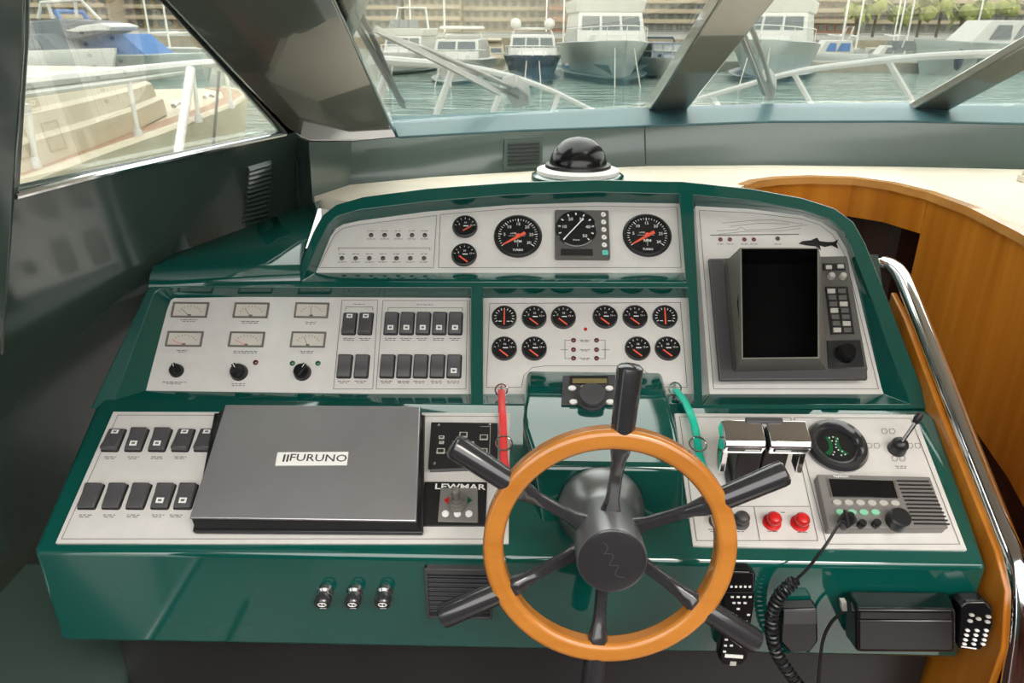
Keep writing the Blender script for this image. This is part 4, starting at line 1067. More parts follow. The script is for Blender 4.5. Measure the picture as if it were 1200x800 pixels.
ee = edge[-1]; mb = MB(); mb.box(((ee.x + 3.0) / 2 + .06, ee.y + .12, (SOLE + ZW) / 2 - .016), (3.0 - ee.x - .12, .03, ZW - SOLE - .034)); obj('end_panel', mb, 'oak', oak, .003, 2, True)
# oak side panel of the console, and the chrome rail
XR = xr0 + .012
rail_px = [(1037, 309), (1046, 313), (1055, 322), (1064, 340), (1090, 404), (1130, 505), (1172, 612), (1190, 660), (1196, 700), (1195, 740), (1187, 800), (1180, 850)]
op = [hitx(u, v, XR) for u, v in ((1044, 342), (1060, 374), (1100, 480), (1148, 600), (1166, 645), (1178, 692), (1174, 760))]
op = op + [Vector((XR, op[-1].y, SOLE)), Vector((XR, op[0].y, SOLE))]
mb = MB(); mb.loops(op, [p + Vector((.014, 0, 0)) for p in op]); sp = obj('oak_partition', mb, 'oak', None, .003); tag(sp, 'varnished oak side panel along the right of the green console', 'partition')
rl_ = thing('handrail', 'polished chrome handrail curving down beside the console', 'handrail', hitx(1130, 505, XR + .026))
o = hitx(1130, 505, XR + .026)
pts = smooth([hitx(u, v, XR + .026) - o for u, v in rail_px], 6)
mb = MB(); mb.tube(pts, .0185, 20); obj('tube', mb, 'chrome', rl_)
p0 = pts[0]; mb = MB(); mb.tube([p0 + Vector((-.05, .03, -.02)), p0 + Vector((-.02, .012, -.004)), p0], .014, 12); obj('bracket', mb, 'chrome', rl_)
# pale object lying at the far right of the worktop
b0 = hitz(1199, 213, ZW)
sm = thing('worktop_fitting', 'small cream fitting on the worktop at the right edge', 'fitting', b0)
mb = MB(); mb.prism(rrect(-.012, -.02, .05, .02, .008), 0, .02); obj('base', mb, 'cream', sm, .003)
mb = MB(); mb.prism(rrect(-.006, -.012, .044, .012, .006), .02, .034); obj('cap', mb, 'cream', sm, .003)
# low grey-green step on the left of the console foot
mb = MB(); mb.box((-1.08, 0.95, -1.475), (.46, 1.2, .35)); st = obj('side_step', mb, 'wallgreen', None, .02, 3); tag(st, 'grey green moulded step at the foot of the left wall', 'step')
# ------------------------------------------------------------------ the harbour outside
WZ = -3.2
mat('boatwhite', (0.446, 0.436, 0.405), 0.35, var=0.05, scale=2)
mat('boatcream', (0.425, 0.364, 0.254), 0.4, var=0.05, scale=2)
mat('boatgrey', (0.274, 0.304, 0.283), 0.35, var=0.06, scale=2)
mat('boatblue', (0.016, 0.032, 0.065), 0.25, var=0.1, scale=2)
mat('antifoul', (0.03, 0.055, 0.055), 0.5, var=0.1)
mat('boatwindow', (0.075, 0.085, 0.09), 0.15, coat=0.5, var=0.15, scale=4)
mat('bluecanvas', (0.06, 0.14, 0.33), 0.8, var=0.15, scale=3)
mat('greycanvas', (0.12, 0.125, 0.135), 0.8, var=0.12, scale=3)
mat('teak', (0.30, 0.17, 0.10), 0.6, var=0.2, scale=12)
mat('railsteel', (0.628, 0.608, 0.557), 0.35, metal=0.35, var=0.05)
mat('fender', (0.02, 0.03, 0.055), 0.5, var=0.1)
mat('rope', (0.45, 0.42, 0.35), 0.9, var=0.1)
mat('concrete', (0.242, 0.195, 0.140), 0.9, var=0.15, scale=1.5)
mat('tan', (0.279, 0.205, 0.121), 0.9, var=0.10, scale=.3)
mat('sand', (0.298, 0.232, 0.149), 0.9, var=0.10, scale=.3)
mat('terracotta', (0.251, 0.112, 0.061), 0.9, var=0.12, scale=.3)
mat('greystone', (0.214, 0.205, 0.186), 0.9, var=0.10, scale=.3)
mat('balcony', (0.335, 0.270, 0.186), 0.9, var=0.08, scale=.3)
mat('farwindow', (0.093, 0.084, 0.069), 0.4, var=0.3, scale=.5)
mat('leaf', (0.195, 0.210, 0.045), 0.9, var=0.4, scale=3, bump=0.5, bscale=4)
mat('bark', (0.10, 0.07, 0.04), 0.9, var=0.2)
mat('wiperblack', (0.03, 0.03, 0.03), 0.4, var=0.1)
mat('wipersilver', (0.34, 0.32, 0.29), 0.4, metal=0.3, var=0.08)
mat('flag', (0.40, 0.05, 0.04), 0.8, var=0.1)
# water
m = mat('water', (0.13, 0.18, 0.145), 0.04, spec=0.6)
n_ = m.node_tree.nodes; l_ = m.node_tree.links; b_ = n_['Principled BSDF']
tc_ = n_.new('ShaderNodeTexCoord'); mp_ = n_.new('ShaderNodeMapping'); mp_.inputs['Scale'].default_value = (.30, 1.1, 1); l_.new(tc_.outputs['Object'], mp_.inputs['Vector'])
w1 = n_.new('ShaderNodeTexNoise'); w1.inputs['Scale'].default_value = 1.0; w1.inputs['Detail'].default_value = 4; w1.inputs['Distortion'].default_value = .6; l_.new(mp_.outputs['Vector'], w1.inputs['Vector'])
bp_ = n_.new('ShaderNodeBump'); bp_.inputs['Strength'].default_value = 1.0; bp_.inputs['Distance'].default_value = 1.1
l_.new(w1.outputs['Fac'], bp_.inputs['Height']); l_.new(bp_.outputs['Normal'], b_.inputs['Normal'])
mb = MB(); mb.box((0, 35, WZ - .5), (500, 172, 1.0)); wt_ = obj('harbour_water', mb, 'water'); tag(wt_, 'rippled grey green harbour water', 'water', kind='stuff')

def gz(u, v): return hitz(u, v, WZ)
# ---- apartment blocks
def block(u0, u1, Y, mt, floors, fh, label, cols, top_only=None, base=-1.5, slab='balcony'):
    p0 = hity(u0, 20, Y); p1 = hity(u1, 20, Y)
    x0, x1 = p0.x, p1.x; w = x1 - x0; Hh = floors * fh
    t = thing('apartment_block', label, 'building', ((x0 + x1) / 2, Y, base), 'apartment blocks behind the marina')
    mb = MB(); mb.box((0, 6, Hh / 2), (w, 12, Hh)); obj('facade', mb, mt, t)
    wm = MB(); cw = w / cols; wm.box((0, 0, 0), (cw * .55, .4, fh * .56)); wme = wm.mesh('window', 'farwindow')
    sm_ = MB(); sm_.box((0, 0, 0), (w * .97, 1.6, .28)); sme = sm_.mesh('balcony', slab)
    rm_ = MB(); rm_.box((0, 0, 0), (w * .97, .12, .85)); rme = rm_.mesh('railing', slab)
    vis = min(floors, 8)
    for f in range(vis):
        z = (f + .5) * fh
        if f:
            o = obj('balcony', sme, None, t); o.location = (0, -.8, f * fh)
            r_ = obj('railing', rme, None, o); r_.location = (0, -.75, .55)
        for c in range(cols):
            o = obj('window', wme, None, t); o.location = (-w / 2 + (c + .5) * cw, -.05, z + .15)
block(-40, 130, 235, 'sand', 9, 3.0, 'sand coloured apartment block behind the grey canvas yacht', 14)
block(134, 300, 245, 'tan', 9, 3.0, 'tan apartment block behind the blue canvas boat', 14)
block(395, 470, 240, 'greystone', 9, 3.0, 'grey apartment block at the left edge of the windscreen', 7)
block(474, 540, 238, 'tan', 9, 3.1, 'tan apartment block behind the leftmost white cruiser', 7)
block(543, 640, 246, 'sand', 9, 3.0, 'pale sand apartment block behind the trawler and blue hulled yacht', 9)
block(642, 672, 236, 'terracotta', 9, 3.0, 'narrow terracotta apartment block above the blue hulled yacht', 3, slab='terracotta')
block(675, 700, 244, 'sand', 9, 3.0, 'narrow sand apartment block left of the large white yacht', 3)
block(702, 848, 240, 'greystone', 9, 2.7, 'grey apartment block behind the large white yacht', 13)
block(850, 935, 238, 'sand', 9, 3.0, 'sand apartment block right of the centre windscreen post', 8)
block(938, 1010, 246, 'terracotta', 9, 3.0, 'brick red apartment block behind the small docked cruiser', 7)
block(1013, 1290, 262, 'greystone', 9, 3.0, 'long grey apartment block behind the quay trees', 22)
# quay wall behind the boats
mb = MB(); mb.box((20, 120, WZ + .8), (330, 3, 1.6)); qw = obj('quay', mb, 'concrete'); tag(qw, 'long tan stone quay at the far side of the marina', 'quay')
mb = MB(); mb.box((20, 226, WZ + .7), (520, 210, 1.4)); ld = obj('quayside_ground', mb, 'greystone'); tag(ld, 'grey paved ground behind the far quay', 'ground', kind='structure')
# ---- trees
def tree(u, v, Y, r, label):
    p = hity(u, v, Y); t = thing('quay_tree', label, 'tree', (p.x, Y, -1.5), 'trees on the quay')
    mb = MB(); mb.tube([(0, 0, 0), (.1, 0, p.z + 1.5)], .25, 6); obj('trunk', mb, 'bark', t)
    rnd = random.Random(int(u)); mb = MB()
    for k in range(46):
        a = rnd.uniform(0, 2 * math.pi); e = rnd.uniform(-.5, 1.1); rr = r * rnd.uniform(.6, 1)
        d = Vector((math.cos(a) * math.cos(e), math.sin(a) * math.cos(e), math.sin(e))); s_ = Vector((-math.sin(a), math.cos(a), 0)) * rr * .16
        c = Vector((0, 0, p.z + 1.5)); m_ = c + d * rr * .6 + Vector((0, 0, rr * .1)); tip = c + d * rr - Vector((0, 0, rr * .25))
        mb.add([c, m_ + s_, tip, m_ - s_], [(0, 1, 2, 3)])
    for k in range(5):
        a = rnd.uniform(0, 6.28); mb.sphere((math.cos(a) * r * .4, math.sin(a) * r * .4, p.z + 1.5 + rnd.uniform(-.2, .2) * r), r * rnd.uniform(.28, .42), 8, 6)
    obj('crown', mb, 'leaf', t)
tl2 = [(1006, 16, 'first'), (1028, 10, 'second'), (1052, 18, 'third'), (1080, 14, 'fourth'), (1104, 8, 'fifth'), (1128, 18, 'sixth'), (1150, 12, 'seventh'), (1182, 10, 'eighth')]
for u, v, nm in tl2: tree(u, v, 150, 3.6, f'yellow green quay tree, {nm} from the left on the far right quay')

# ---- motor yachts seen bow on
def hullmesh(L, B, H, flare=.75, n_=10):
    """bow at y=0 pointing to -y, stern at y=L; z=0 is the waterline"""
    secs = []
    for k in range(n_ + 1):
        s = k / n_
        bd = B / 2 * min(1, (s / .45) ** .55 if s > 0 else 0.02) + .02
        bw = B / 2 * flare * min(1, (s / .6) ** .8 if s > 0 else 0.01) + .01
        h = H * (1.12 - .22 * s); y = s * L; ov = (1 - s) ** 3 * H * .55
        secs.append([(0, y + ov, -.5), (bw * .9, y + ov * .9, -.25), (bw, y + ov * .8, .12), ((bw + bd) / 2 * 1.02, y + ov * .45, h * .55), (bd, y, h), (bd * .97, y, h + .06), (-bd * .97, y, h + .06), (-bd, y, h), (-(bw + bd) / 2 * 1.02, y + ov * .45, h * .55), (-bw, y + ov * .8, .12), (-bw * .9, y + ov * .9, -.25)])
    return MB().loft(secs)
def cabin(y0, y1, z0, z1, w0, w1, rake=.8, back=.2):
    mb = MB()
    mb.add([(-w0 / 2, y0, z0), (w0 / 2, y0, z0), (w0 / 2, y1, z0), (-w0 / 2, y1, z0), (-w1 / 2, y0 + rake, z1), (w1 / 2, y0 + rake, z1), (w1 / 2, y1 - back, z1), (-w1 / 2, y1 - back, z1)],
           [(3, 2, 1, 0), (4, 5, 6, 7), (0, 1, 5, 4), (1, 2, 6, 5), (2, 3, 7, 6), (3, 0, 4, 7)])
    return mb
def panes(t, y0, z0, z1, w0, w1, rake, zb_, zt, nn_, name='window_pane', mt='boatwindow', parent=None, inset_=.06):
    """a row of panes let into a raked front"""
    def P(s, q):
        z = z0 + (z1 - z0) * q; w = w0 + (w1 - w0) * q; return Vector((s * w / 2, y0 + rake * q - .03, z))
    q0 = (zb_ - z0) / (z1 - z0); q1 = (zt - z0) / (z1 - z0)
    for k in range(nn_):
        a = -0.92 + 1.84 * (k + inset_) / nn_; b = -0.92 + 1.84 * (k + 1 - inset_) / nn_
        l = [P(a, q0), P(b, q0), P(b, q1), P(a, q1)]; mb = MB(); mb.loops(l, [p + Vector((0, .05, 0)) for p in l]); obj(name, mb, mt, parent or t)
def rail(t, L, B, H, hh=.7, n_=5, mt='railsteel'):
    pts = []
    for s in [-1 + k / 8 for k in range(17)]:
        q = abs(s) ** 1.4 * .5; bd = B / 2 * min(1, (q / .45) ** .55 if q > 0 else .02); pts.append(Vector((math.copysign(bd * .95, s) if s else 0, q * L, H * (1.12 - .22 * q) + hh)))
    mb = MB(); mb.tube(pts, .035, 5); r_ = obj('bow_rail', mb, mt, t)
    for k in range(0, 17, 2):
        mb = MB(); mb.tube([pts[k], pts[k] - Vector((0, 0, hh))], .025, 4); obj('stanchion', mb, mt, r_)
def yacht(u, v, label, Wpx, Hratio=.42, hull='boatgrey', top='boatwhite', fly=True, domes=False, boot='antifoul', nwin=3, yaw=0, Lf=3.2, canopy=None, group='moored yachts', name='motor_yacht', lines=True, trunk=True):
    p = gz(u, v + 4); dep = p.dot(ray(600, 400)); B = Wpx / F * dep; L = B * Lf; H = B * Hratio * .88
    t = thing(name, label, 'boat', Matrix.Translation(p) @ Matrix.Rotation(R(yaw), 4, 'Z'), group)
    obj('hull', hullmesh(L, B, H), hull, t, ang=50)
    mb = hullmesh(L, B * 1.01, H * .16); obj('boot_top', mb, boot, t)
    if trunk: obj('foredeck_cabin', cabin(L * .16, L * .5, H * 1.0, H * 1.25, B * .55, B * .45, B * .25), top, t, .04)
    z0, z1 = H * 1.0, H * 1.0 + B * .34
    obj('deckhouse', cabin(L * .34, L * .88, z0, z1, B * .82, B * .74, B * .22), top, t, .06)
    panes(t, L * .34, z0, z1, B * .82, B * .74, B * .22, z0 + B * .15, z0 + B * .30, nwin)
    if fly:
        obj('flybridge', cabin(L * .42, L * .86, z1, z1 + B * .14, B * .80, B * .84, -B * .03, 0), top, t, .05)
        panes(t, L * .41, z1 + B * .14, z1 + B * .32, B * .74, B * .62, B * .10, z1 + B * .15, z1 + B * .31, 3, 'screen_pane')
        mb = MB(); zz = z1 + B * .55; mb.tube([(-B * .38, L * .62, z1 + B * .1), (-B * .30, L * .66, zz), (B * .30, L * .66, zz), (B * .38, L * .62, z1 + B * .1)], .09, 6); ar = obj('radar_arch', mb, top, t)
        if canopy: obj('canopy', cabin(L * .46, L * .80, zz - .1, zz + B * .05, B * .66, B * .6, .1), canopy, t, .05)
        if domes:
            for s_ in (-1, 1): mb = MB(); mb.sphere((s_ * B * .30, L * .66, zz + B * .07), B * .085, 10, 8); obj('satellite_dome', mb, top, ar)
    else:
        mb = MB(); zz = z1 + B * .10; mb.tube([(-B * .36, L * .60, z1 - .05), (-B * .32, L * .62, zz), (B * .32, L * .62, zz), (B * .36, L * .60, z1 - .05)], .08, 6); ar = obj('radar_arch', mb, top, t)
        if domes:
            for s_ in (-1, 1): mb = MB(); mb.sphere((s_ * B * .30, L * .62, zz + B * .08), B * .095, 10, 8); obj('satellite_dome', mb, top, ar)
        if canopy: obj('hardtop', cabin(L * .42, L * .84, z1 + B * .16, z1 + B * .21, B * .66, B * .6, .1), canopy, t, .05)
    rail(t, L, B, H, B * .15)
    for s_ in (-1, 1):
        if lines: mb = MB(); mb.tube([(s_ * B * .10, B * .1, H * .95), (s_ * B * .13, -B * .25, 0)], .03, 4); obj('mooring_line', mb, 'rope', t)
    return t, B, L, H
t1, B1, L1, H1 = yacht(731, 97, 'large white flybridge yacht moored bow on, left of the centre post', 112, .44, 'boatgrey', 'boatwhite', canopy='boatcream', yaw=2)
for s_ in (-1, 1): mb = MB(); mb.add([(s_ * B1 * .16, B1 * .10, H1 * .52), (s_ * B1 * .30, B1 * .30, H1 * .52), (s_ * B1 * .11, B1 * .12, H1 * .26)], [(0, 1, 2)]); obj('anchor_recess', mb, 'antifoul', t1)
yacht(624, 98, 'navy hulled yacht with white topsides and twin domes', 74, .46, 'boatblue', 'boatwhite', domes=True, boot='boatblue', yaw=0, fly=False)
yacht(522, 97, 'low white cruiser moored at the left of the windscreen', 72, .40, 'boatwhite', 'boatwhite', boot='boatgrey', yaw=-4, canopy='boatwhite', nwin=2, fly=False)
yacht(573, 84, 'small cream trawler between the white cruiser and the navy yacht', 42, .42, 'boatcream', 'boatcream', boot='boatcream', nwin=2, canopy='boatcream', yaw=1, fly=False)
yacht(455, 85, 'white motor boat behind the wiper at the left windscreen edge', 60, .42, 'boatwhite', 'boatwhite', yaw=-6)
yacht(798, 92, 'white and navy cruiser half hidden by the centre post', 54, .48, 'boatwhite', 'boatblue', yaw=6, fly=False)
yacht(884, 96, 'white flybridge yacht just right of the centre post', 108, .46, 'boatgrey', 'boatwhite', yaw=-22, boot='boatblue')
yacht(672, 84, 'blue and white small boat between navy yacht and large yacht', 18, .5, 'bluecanvas', 'boatwhite', fly=False, lines=False)
# cruiser at the pontoon, beam on
def side_boat(u, v, wpx, label, yaw, hull='boatwhite', top='boatwhite', win='bluecanvas', canopy=None, Hr=.13, arch=True, fenders=0, dh=.10):
    p = gz(u, v); dep = p.dot(ray(600, 400)); L = wpx / F * dep; B = L * .3; H = L * Hr
    t = thing('motor_cruiser', label, 'boat', Matrix.Translation(p) @ Matrix.Rotation(R(yaw), 4, 'Z') @ Matrix.Translation((0, -L / 2, 0)), 'boats lying beam on')
    obj('hull', hullmesh(L, B, H, .85), hull, t, ang=50)
    obj('deckhouse', cabin(L * .28, L * .80, H, H + L * dh, B * .8, B * .7, L * .12, L * .03), top, t, .06)
    for s_ in (-1, 1):
        for y0, y1 in ((.40, .54), (.56, .74)):
            mb = MB(); x0 = s_ * (B * .39); x1 = s_ * B * .362
            q = [Vector((x0 + s_ * .03, L * y0, H + L * dh * .2)), Vector((x0 + s_ * .03, L * y1, H + L * dh * .2)), Vector((x1 + s_ * .03, L * y1, H + L * dh * .8)), Vector((x1 + s_ * .03, L * (y0 + .05), H + L * dh * .8))]
            mb.loops(q, [a + Vector((s_ * .04, 0, 0)) for a in q]); obj('window_pane', mb, win, t)
    if arch: mb = MB(); mb.tube([(-B * .36, L * .70, H + L * dh * .8), (-B * .3, L * .76, H + L * dh * 2), (B * .3, L * .76, H + L * dh * 2), (B * .36, L * .70, H + L * dh * .8)], L * .012, 6); obj('radar_arch', mb, top, t)
    if canopy: obj('canopy', cabin(L * .50, L * .95, H + L * dh * .5, H + L * dh * 1.5, B * .82, B * .6, L * .05, L * .02), canopy, t, .08)
    for k in range(fenders):
        y = L * (.2 + .6 * k / max(1, fenders - 1))
        for s_ in ((1,) if yaw < 0 else (-1,)):
            mb = MB(); mb.sphere((s_ * B * .53, y, H * .5), H * .22, 10, 8, sc=(.7, .7, 1.7)); obj('fender', mb, 'fender', t)
    return t, L, B, H
side_boat(968, 78, 84, 'white cruiser with blue windows tied to the pontoon', -84, Hr=.17, dh=.17)
tb_, L_, B_, H_ = side_boat(1036, 76, 66, 'dark canopied boat with a red bundle behind the pontoon', -85, hull='boatwhite', canopy='greycanvas', win='boatwindow', Hr=.16, dh=.16)
mb = MB(); mb.sphere((-B_ * .5, L_ * .52, H_ * 1.35), H_ * .42, 10, 8, sc=(.8, .6, 1.3)); obj('red_bundle', mb, 'flag', tb_)
side_boat(1150, 86, 190, 'silver grey sports yacht with dark fenders at the right', -80, hull='boatgrey', top='boatwhite', win='boatwindow', Hr=.17, dh=.13, fenders=5, arch=False)
mb = MB(); pp = gz(1000, 84); mb.box((pp.x - 3, pp.y, WZ + .30), (26, 2.4, .9)); po = obj('pontoon', mb, 'concrete', None, .05); tag(po, 'tan concrete pontoon in front of the docked cruisers', 'pontoon')
# sailing boats: hull, mast, boom and spreaders
def sail(u, v, label, Hm, lean=0):
    p = gz(u, v); t = thing('sailing_boat', label, 'boat', Matrix.Translation(p) @ Matrix.Rotation(R(random.uniform(-15, 15)), 4, 'Z'), 'sailing boats with bare masts')
    obj('hull', hullmesh(9, 2.8, 1.1, .7), 'boatwhite', t, ang=50)
    mb = MB(); mb.tube([(0, 4, 1), (lean, 4, Hm)], .09, 6); ms = obj('mast', mb, 'railsteel', t)
    mb = MB(); mb.tube([(0, 4, 2.4), (.2, 8, 2.5)], .08, 6); obj('boom', mb, 'railsteel', t)
    mb = MB(); mb.tube([(-.9, 4, Hm * .55), (.9, 4, Hm * .55)], .04, 4); obj('spreader', mb, 'railsteel', ms)
for i, (u, v) in enumerate(((512, 76), (1010, 74), (1003, 71), (1052, 72), (1068, 70), (1075, 70), (990, 70), (1160, 71), (650, 72), (700, 71), (146, 72), (168, 74), (474, 73))):
    sail(u, v, f'bare masted sailing boat far across the harbour, {(ORD + ["eleventh", "twelfth", "thirteenth"])[i]} counted' if False else ['white sailing boat whose mast rises above the low white cruiser', 'tall masted sailing boat behind the docked cruisers', 'sailing boat with mast beside the tall masted one', 'sailing boat with mast behind the dark canopied boat', 'sailing boat with mast left of the silver sports yacht', 'sailing boat with mast above the silver yacht bow', 'sailing boat with mast behind the blue windowed cruiser', 'sailing boat with mast beyond the silver sports yacht', 'sailing boat with mast above the navy hulled yacht', 'sailing boat with mast left of the large white yacht', 'sailing boat with mast seen through the side window, left one', 'sailing boat with mast seen through the side window, right one', 'sailing boat with mast at the left windscreen edge'][i], 13 + (i % 4))
# ------------------------------------------------------------------ boats seen through the side window
nb = thing('neighbour_boat', 'cream motor boat with teak side deck alongside the left window', 'boat', hitz(120, 185, -1.55), 'boats seen through the side window')
o = hitz(120, 185, -1.55)
ZD = -1.55
dk_px = [(-120, 262), (25, 215), (110, 183), (190, 155), (240, 136), (272, 124), (288, 114), (283, 107), (262, 103)]
dk = [hitz(u, v, ZD) for u, v in dk_px]
inn = [p + Vector((-.55, .1, 0)) for p in dk]
mb = MB(); mb.loft([[a - o, b - o, b - o - Vector((0, 0, .06)), a - o - Vector((0, 0, .06))] for a, b in zip(dk, inn)]); obj('teak_deck', mb, 'teak', nb)
mb = MB(); mb.loft([[a - o + Vector((.02, 0, .05)), a - o + Vector((.06, 0, 0)), a - o + Vector((-.35, 0, -1.75)), a - o + Vector((-.8, 0, -1.75)), a - o + Vector((-.06, 0, .05))] for a in dk]); obj('hull', mb, 'boatcream', nb, ang=50)
mb = MB(); fill = inn + [Vector((inn[-1].x - 2.5, inn[-1].y - 1, ZD)), Vector((inn[0].x - 4, inn[0].y, ZD))]
tr = tessellate_polygon([fill]); mb.add([p - o + Vector((0, 0, -.02)) for p in fill], [tuple(t_) for t_ in tr]); obj('deck', mb, 'boatcream', nb)
# cabin trunk with two moulded steps
xt = inn[2].x - .25
tk_px = [(-120, 246), (30, 201), (110, 172), (165, 150), (196, 134)]
tb = [hitz(u, v, ZD) for u, v in tk_px]
front = tb[-1]
pl_ = tb + [front + Vector((-.5, .7, 0)), front + Vector((-1.4, 1.0, 0)), Vector((front.x - 4, front.y + .9, ZD)), Vector((tb[0].x - 4, tb[0].y, ZD))]
def lev(z, ins):
    return [Vector((p.x - ins, p.y - (ins * .8 if i in (4, 5, 6) else 0), z)) - o for i, p in enumerate(pl_)]
mb = MB(); mb.loft([lev(ZD, 0), lev(ZD + .28, .02), lev(ZD + .33, .10), lev(ZD + .55, .14), lev(ZD + .60, .20), lev(ZD + .74, .26), lev(ZD + .80, .40)]); obj('cabin_trunk', mb, 'boatcream', nb, ang=25)
def on_deck(u, v): return hitz(u, v, ZD)
st_px = [((42, 197), (32, 122)), ((163, 163), (151, 94)), ((233, 143), (226, 82)), ((272, 155 - 28), (263, 76))]
tops = []
for (u, v), (u2, v2) in st_px:
    b = on_deck(u, v); tp_ = hity(u2, v2, b.y); tops.append(tp_)
    mb = MB(); mb.tube([b - o, tp_ - o], .035, 8); s_ = obj('stanchion', mb, 'railsteel', nb)
    mb = MB(); mb.lathe([(.07, 0), (.06, .10), (.045, .14)], 10, tuple(b - o)); obj('stanchion_foot', mb, 'boatwhite', s_)
ys = [p.y for p in tops]
r0 = hity(-60, 103, ys[0] - 1.2)
up_ = [hity(u, v, y) for (u, v), y in zip(((-60, 106), (36, 96), (150, 84), (226, 76), (264, 73)), [ys[0] - 1.2] + ys)]
mb = MB(); mb.tube([p - o for p in up_], .075, 8); obj('upper_rail', mb, 'boatwhite', nb)
lo_ = [hity(u, v, y) for (u, v), y in zip(((-60, 121), (36, 109), (150, 94), (226, 82)), [ys[0] - 1.2] + ys)]
mb = MB(); mb.tube([p - o for p in lo_], .045, 8); obj('lower_rail', mb, 'railsteel', nb)
# deck fittings near its bow
for u, v in ((215, 128), (250, 118)):
    b = on_deck(u, v); mb = MB(); mb.tube([b - o + Vector((-.1, -.2, .08)), b - o + Vector((-.1, 0, .14)), b - o + Vector((-.1, .25, .08))], .05, 6); obj('cleat', mb, 'steel', nb)
# our own side rail and a hanging rope just outside the window
b = hitx(190, 190, -1.75); 
gr = thing('guard_stanchion', 'slanting steel guard stanchion close outside the side window', 'stanchion', b)
tp_ = hity(224, 80, b.y + .35); mb = MB(); mb.tube([Vector((0, 0, 0)) - Vector((0, .1, .35)), tp_ - b], .022, 10); obj('post', mb, 'railsteel', gr)
mb = MB(); mb.lathe([(.034, 0), (.034, .03), (.024, .04)], 10, (0, -.1, -.36)); obj('foot', mb, 'railsteel', gr)
c = hitx(250, 172, -1.8); d_ = hitx(257, 84, -1.8)
mb = MB(); mb.tube([c - Vector((0, 0, .2)), c, d_], .008, 6); rp_ = obj('hanging_rope', mb, 'wiperblack'); tag(rp_, 'dark rope hanging straight down outside the side window', 'rope')
# far side boats
t_, L_, B_, H_ = side_boat(150, 92, 230, 'long cruiser under blue canvas seen through the side window', 80, hull='boatgrey', top='bluecanvas', win='bluecanvas', canopy='bluecanvas', Hr=.11, arch=True)
t_, L_, B_, H_ = side_boat(62, 95, 190, 'large yacht with grey canvas flybridge at the top left', 78, hull='boatwhite', top='greycanvas', win='boatwindow', canopy='greycanvas', Hr=.17, arch=True)
# its raised grey flybridge with white roof overhang
p = hity(85, 36, gz(62, 95).y)
fb = Vector(p)
M_ = PM[t_.name].inverted()
def loc(v): return M_ @ v
k_ = fb.y / F
mb = MB(); pts = [hity(u, v, fb.y) for u, v in ((20, 45), (20, 26), (70, 22), (112, 25), (131, 32), (124, 38), (84, 46))]
mb.loops([loc(q) for q in pts], [loc(q + Vector((0, 3.0, 0))) for q in pts]); fo_ = obj('flybridge', mb, 'greycanvas', t_, .08)
pts = [hity(u, v, fb.y - .2) for u, v in ((76, 36), (95, 30), (118, 27), (131, 31), (128, 36), (112, 36), (90, 38))]
mb = MB(); mb.loops([loc(q) for q in pts], [loc(q + Vector((0, 3.4, 0))) for q in pts]); obj('roof_overhang', mb, 'boatwhite', fo_, .05)
for l in (((45, 22), (48, 3), (95, 0), (118, 24)), ((62, 22), (56, 4)), ((90, 20), (88, 2))):
    mb = MB(); mb.tube([loc(hity(u, v, fb.y + .3)) for u, v in l], .10, 6); obj('frame_tube', mb, 'boatwhite', fo_)

# ------------------------------------------------------------------ our own bow rail
ys_l = [3.3, 3.9, 4.6, 5.4, 6.2, 6.9]
pl2 = [hity(u, v, y) for (u, v), y in zip(((436, 70), (482, 73), (540, 78), (600, 90), (650, 108), (696, 130)), ys_l)]
pr2 = [hity(u, v, y) for (u, v), y in zip(((790, 126), (850, 107), (930, 85), (1000, 75), (1062, 68), (1130, 64), (1210, 62)), (7.0, 6.6, 6.0, 5.4, 4.9, 4.4, 3.9))]
o = pl2[2].copy()
br = thing('bow_rail', 'white tubular bow rail of this boat seen through the windscreen', 'rail', o)
mid_ = hity(745, 150, 7.4)
mb = MB(); mb.tube([p - o for p in smooth(pl2 + [mid_] + pr2, 6)], .021, 8); obj('top_rail', mb, 'boatwhite', br)
for (u, v), (u2, v2), y in (((452, 90), (441, 122), 3.5), ((531, 79), (510, 138), 4.5), ((594, 89), (576, 136), 5.3), ((655, 110), (646, 135), 6.2), ((834, 112), (846, 130), 6.7), ((930, 86), (954, 128), 6.0), ((1041, 72), (1074, 128), 5.1)):
    a = hity(u, v, y); b = hity(u2, v2, y); e = b + (b - a) * .6
    mb = MB(); mb.tube([a - o, e - o], .019, 8); obj('stanchion', mb, 'boatwhite', br)
# foredeck it stands on
fd = [Vector((-1.5, 3.0, -1.1)), Vector((-1.2, 4.5, -1.12)), Vector((-.5, 6.2, -1.15)), Vector((1.2, 7.9, -1.2)), Vector((2.9, 6.2, -1.15)), Vector((3.6, 4.5, -1.12)), Vector((3.9, 3.0, -1.1))]
mb = MB(); mb.loops([p - Vector((0, 0, 1.6)) for p in fd], fd); fo2 = obj('foredeck', mb, 'boatwhite', None, .03); tag(fo2, 'white foredeck of this boat ahead of the windscreen', 'deck')

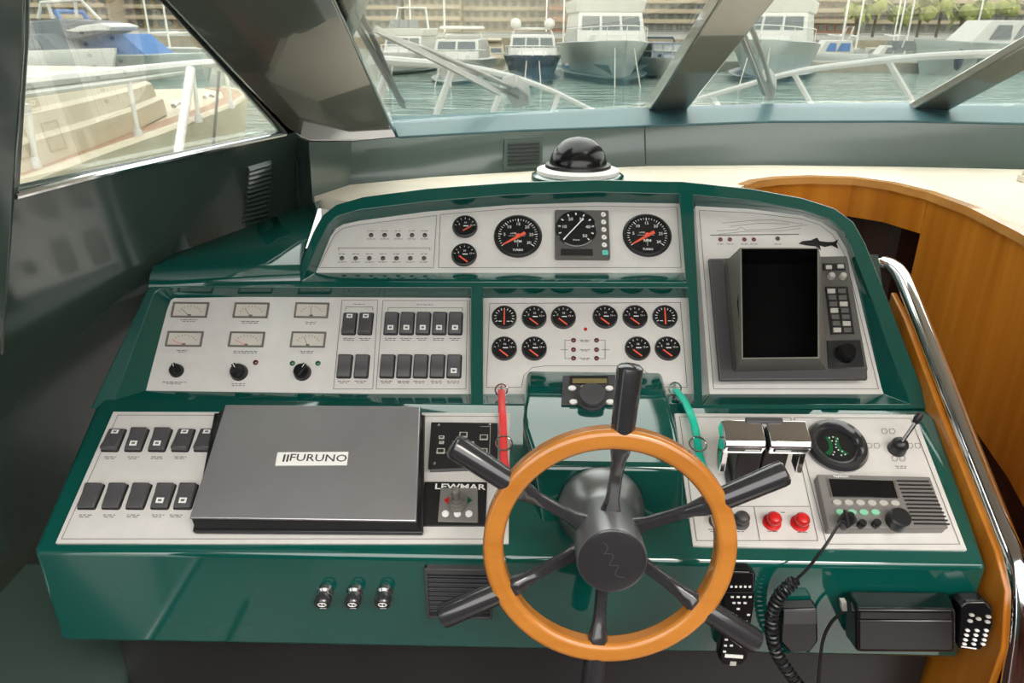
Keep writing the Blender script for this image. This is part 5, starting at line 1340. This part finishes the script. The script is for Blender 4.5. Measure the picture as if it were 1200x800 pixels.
# ------------------------------------------------------------------ windscreen wipers, just outside the glass
gN = Vector((1, 0, 0)).cross(D).normalized()
if gN.z < 0: gN = -gN
GP = m1l + Vector((0, .07, .012))
def gp_(u, v, c=.03): return hit(u, v, GP + gN * c, gN)
def wiper(name, label, arms, blade, knobpx, mts):
    o = gp_(*knobpx); t = thing(name, label, 'wiper', o, 'windscreen wipers')
    for a in arms: mb = MB(); mb.tube([gp_(u, v, c) - o for u, v, c in a], .008, 8); obj('arm', mb, mts[0], t)
    if blade:
        q = [gp_(u, v, .02) - o for u, v in blade]; mb = MB(); mb.loft([[p + Vector((-.006, 0, 0)), p + Vector((.006, 0, 0)), p + gN * .02 + Vector((.003, 0, 0)), p + gN * .02 + Vector((-.003, 0, 0))] for p in q]); obj('blade', mb, mts[1], t)
    return t, o
wiper('windscreen_wiper', 'dark wiper along the left edge of the windscreen', [((398, -10, .05), (424, 40, .05), (470, 122, .04)), ((410, -10, .05), (440, 50, .05), (472, 124, .04))], [(392, -10), (420, 35), (444, 75), (474, 127)], (472, 126), ('wiperblack', 'wiperblack'))
t_, o = wiper('windscreen_wiper', 'silver double arm wiper lying across the left windscreen pane', [((446, 40, .05), (480, 55, .05), (540, 84, .05), (606, 114, .05)), ((462, 46, .06), (500, 58, .06), (560, 84, .06), (612, 108, .06))], [(440, 38), (480, 58), (520, 78), (585, 112)], (608, 118), ('wipersilver', 'wipersilver'))
q = [gp_(u, v, .05) - o for u, v in ((588, 106), (606, 103), (620, 114), (621, 124), (602, 128))]
mb = MB(); mb.loops(q, [p + gN * .05 for p in q]); obj('pivot_cover', mb, 'wipersilver', t_, .008, 3)
t_, o = wiper('windscreen_wiper', 'silver double arm wiper on the pane right of the centre post', [((866, 28, .05), (884, 70, .05), (900, 112, .05)), ((878, 26, .06), (894, 66, .06), (906, 108, .06))], [(862, 28), (880, 72), (896, 112)], (905, 112), ('wipersilver', 'wipersilver'))
q = [gp_(u, v, .05) - o for u, v in ((893, 98), (903, 96), (910, 106), (908, 118), (897, 119))]
mb = MB(); mb.loops(q, [p + gN * .05 for p in q]); obj('pivot_cover', mb, 'wipersilver', t_, .008, 3)
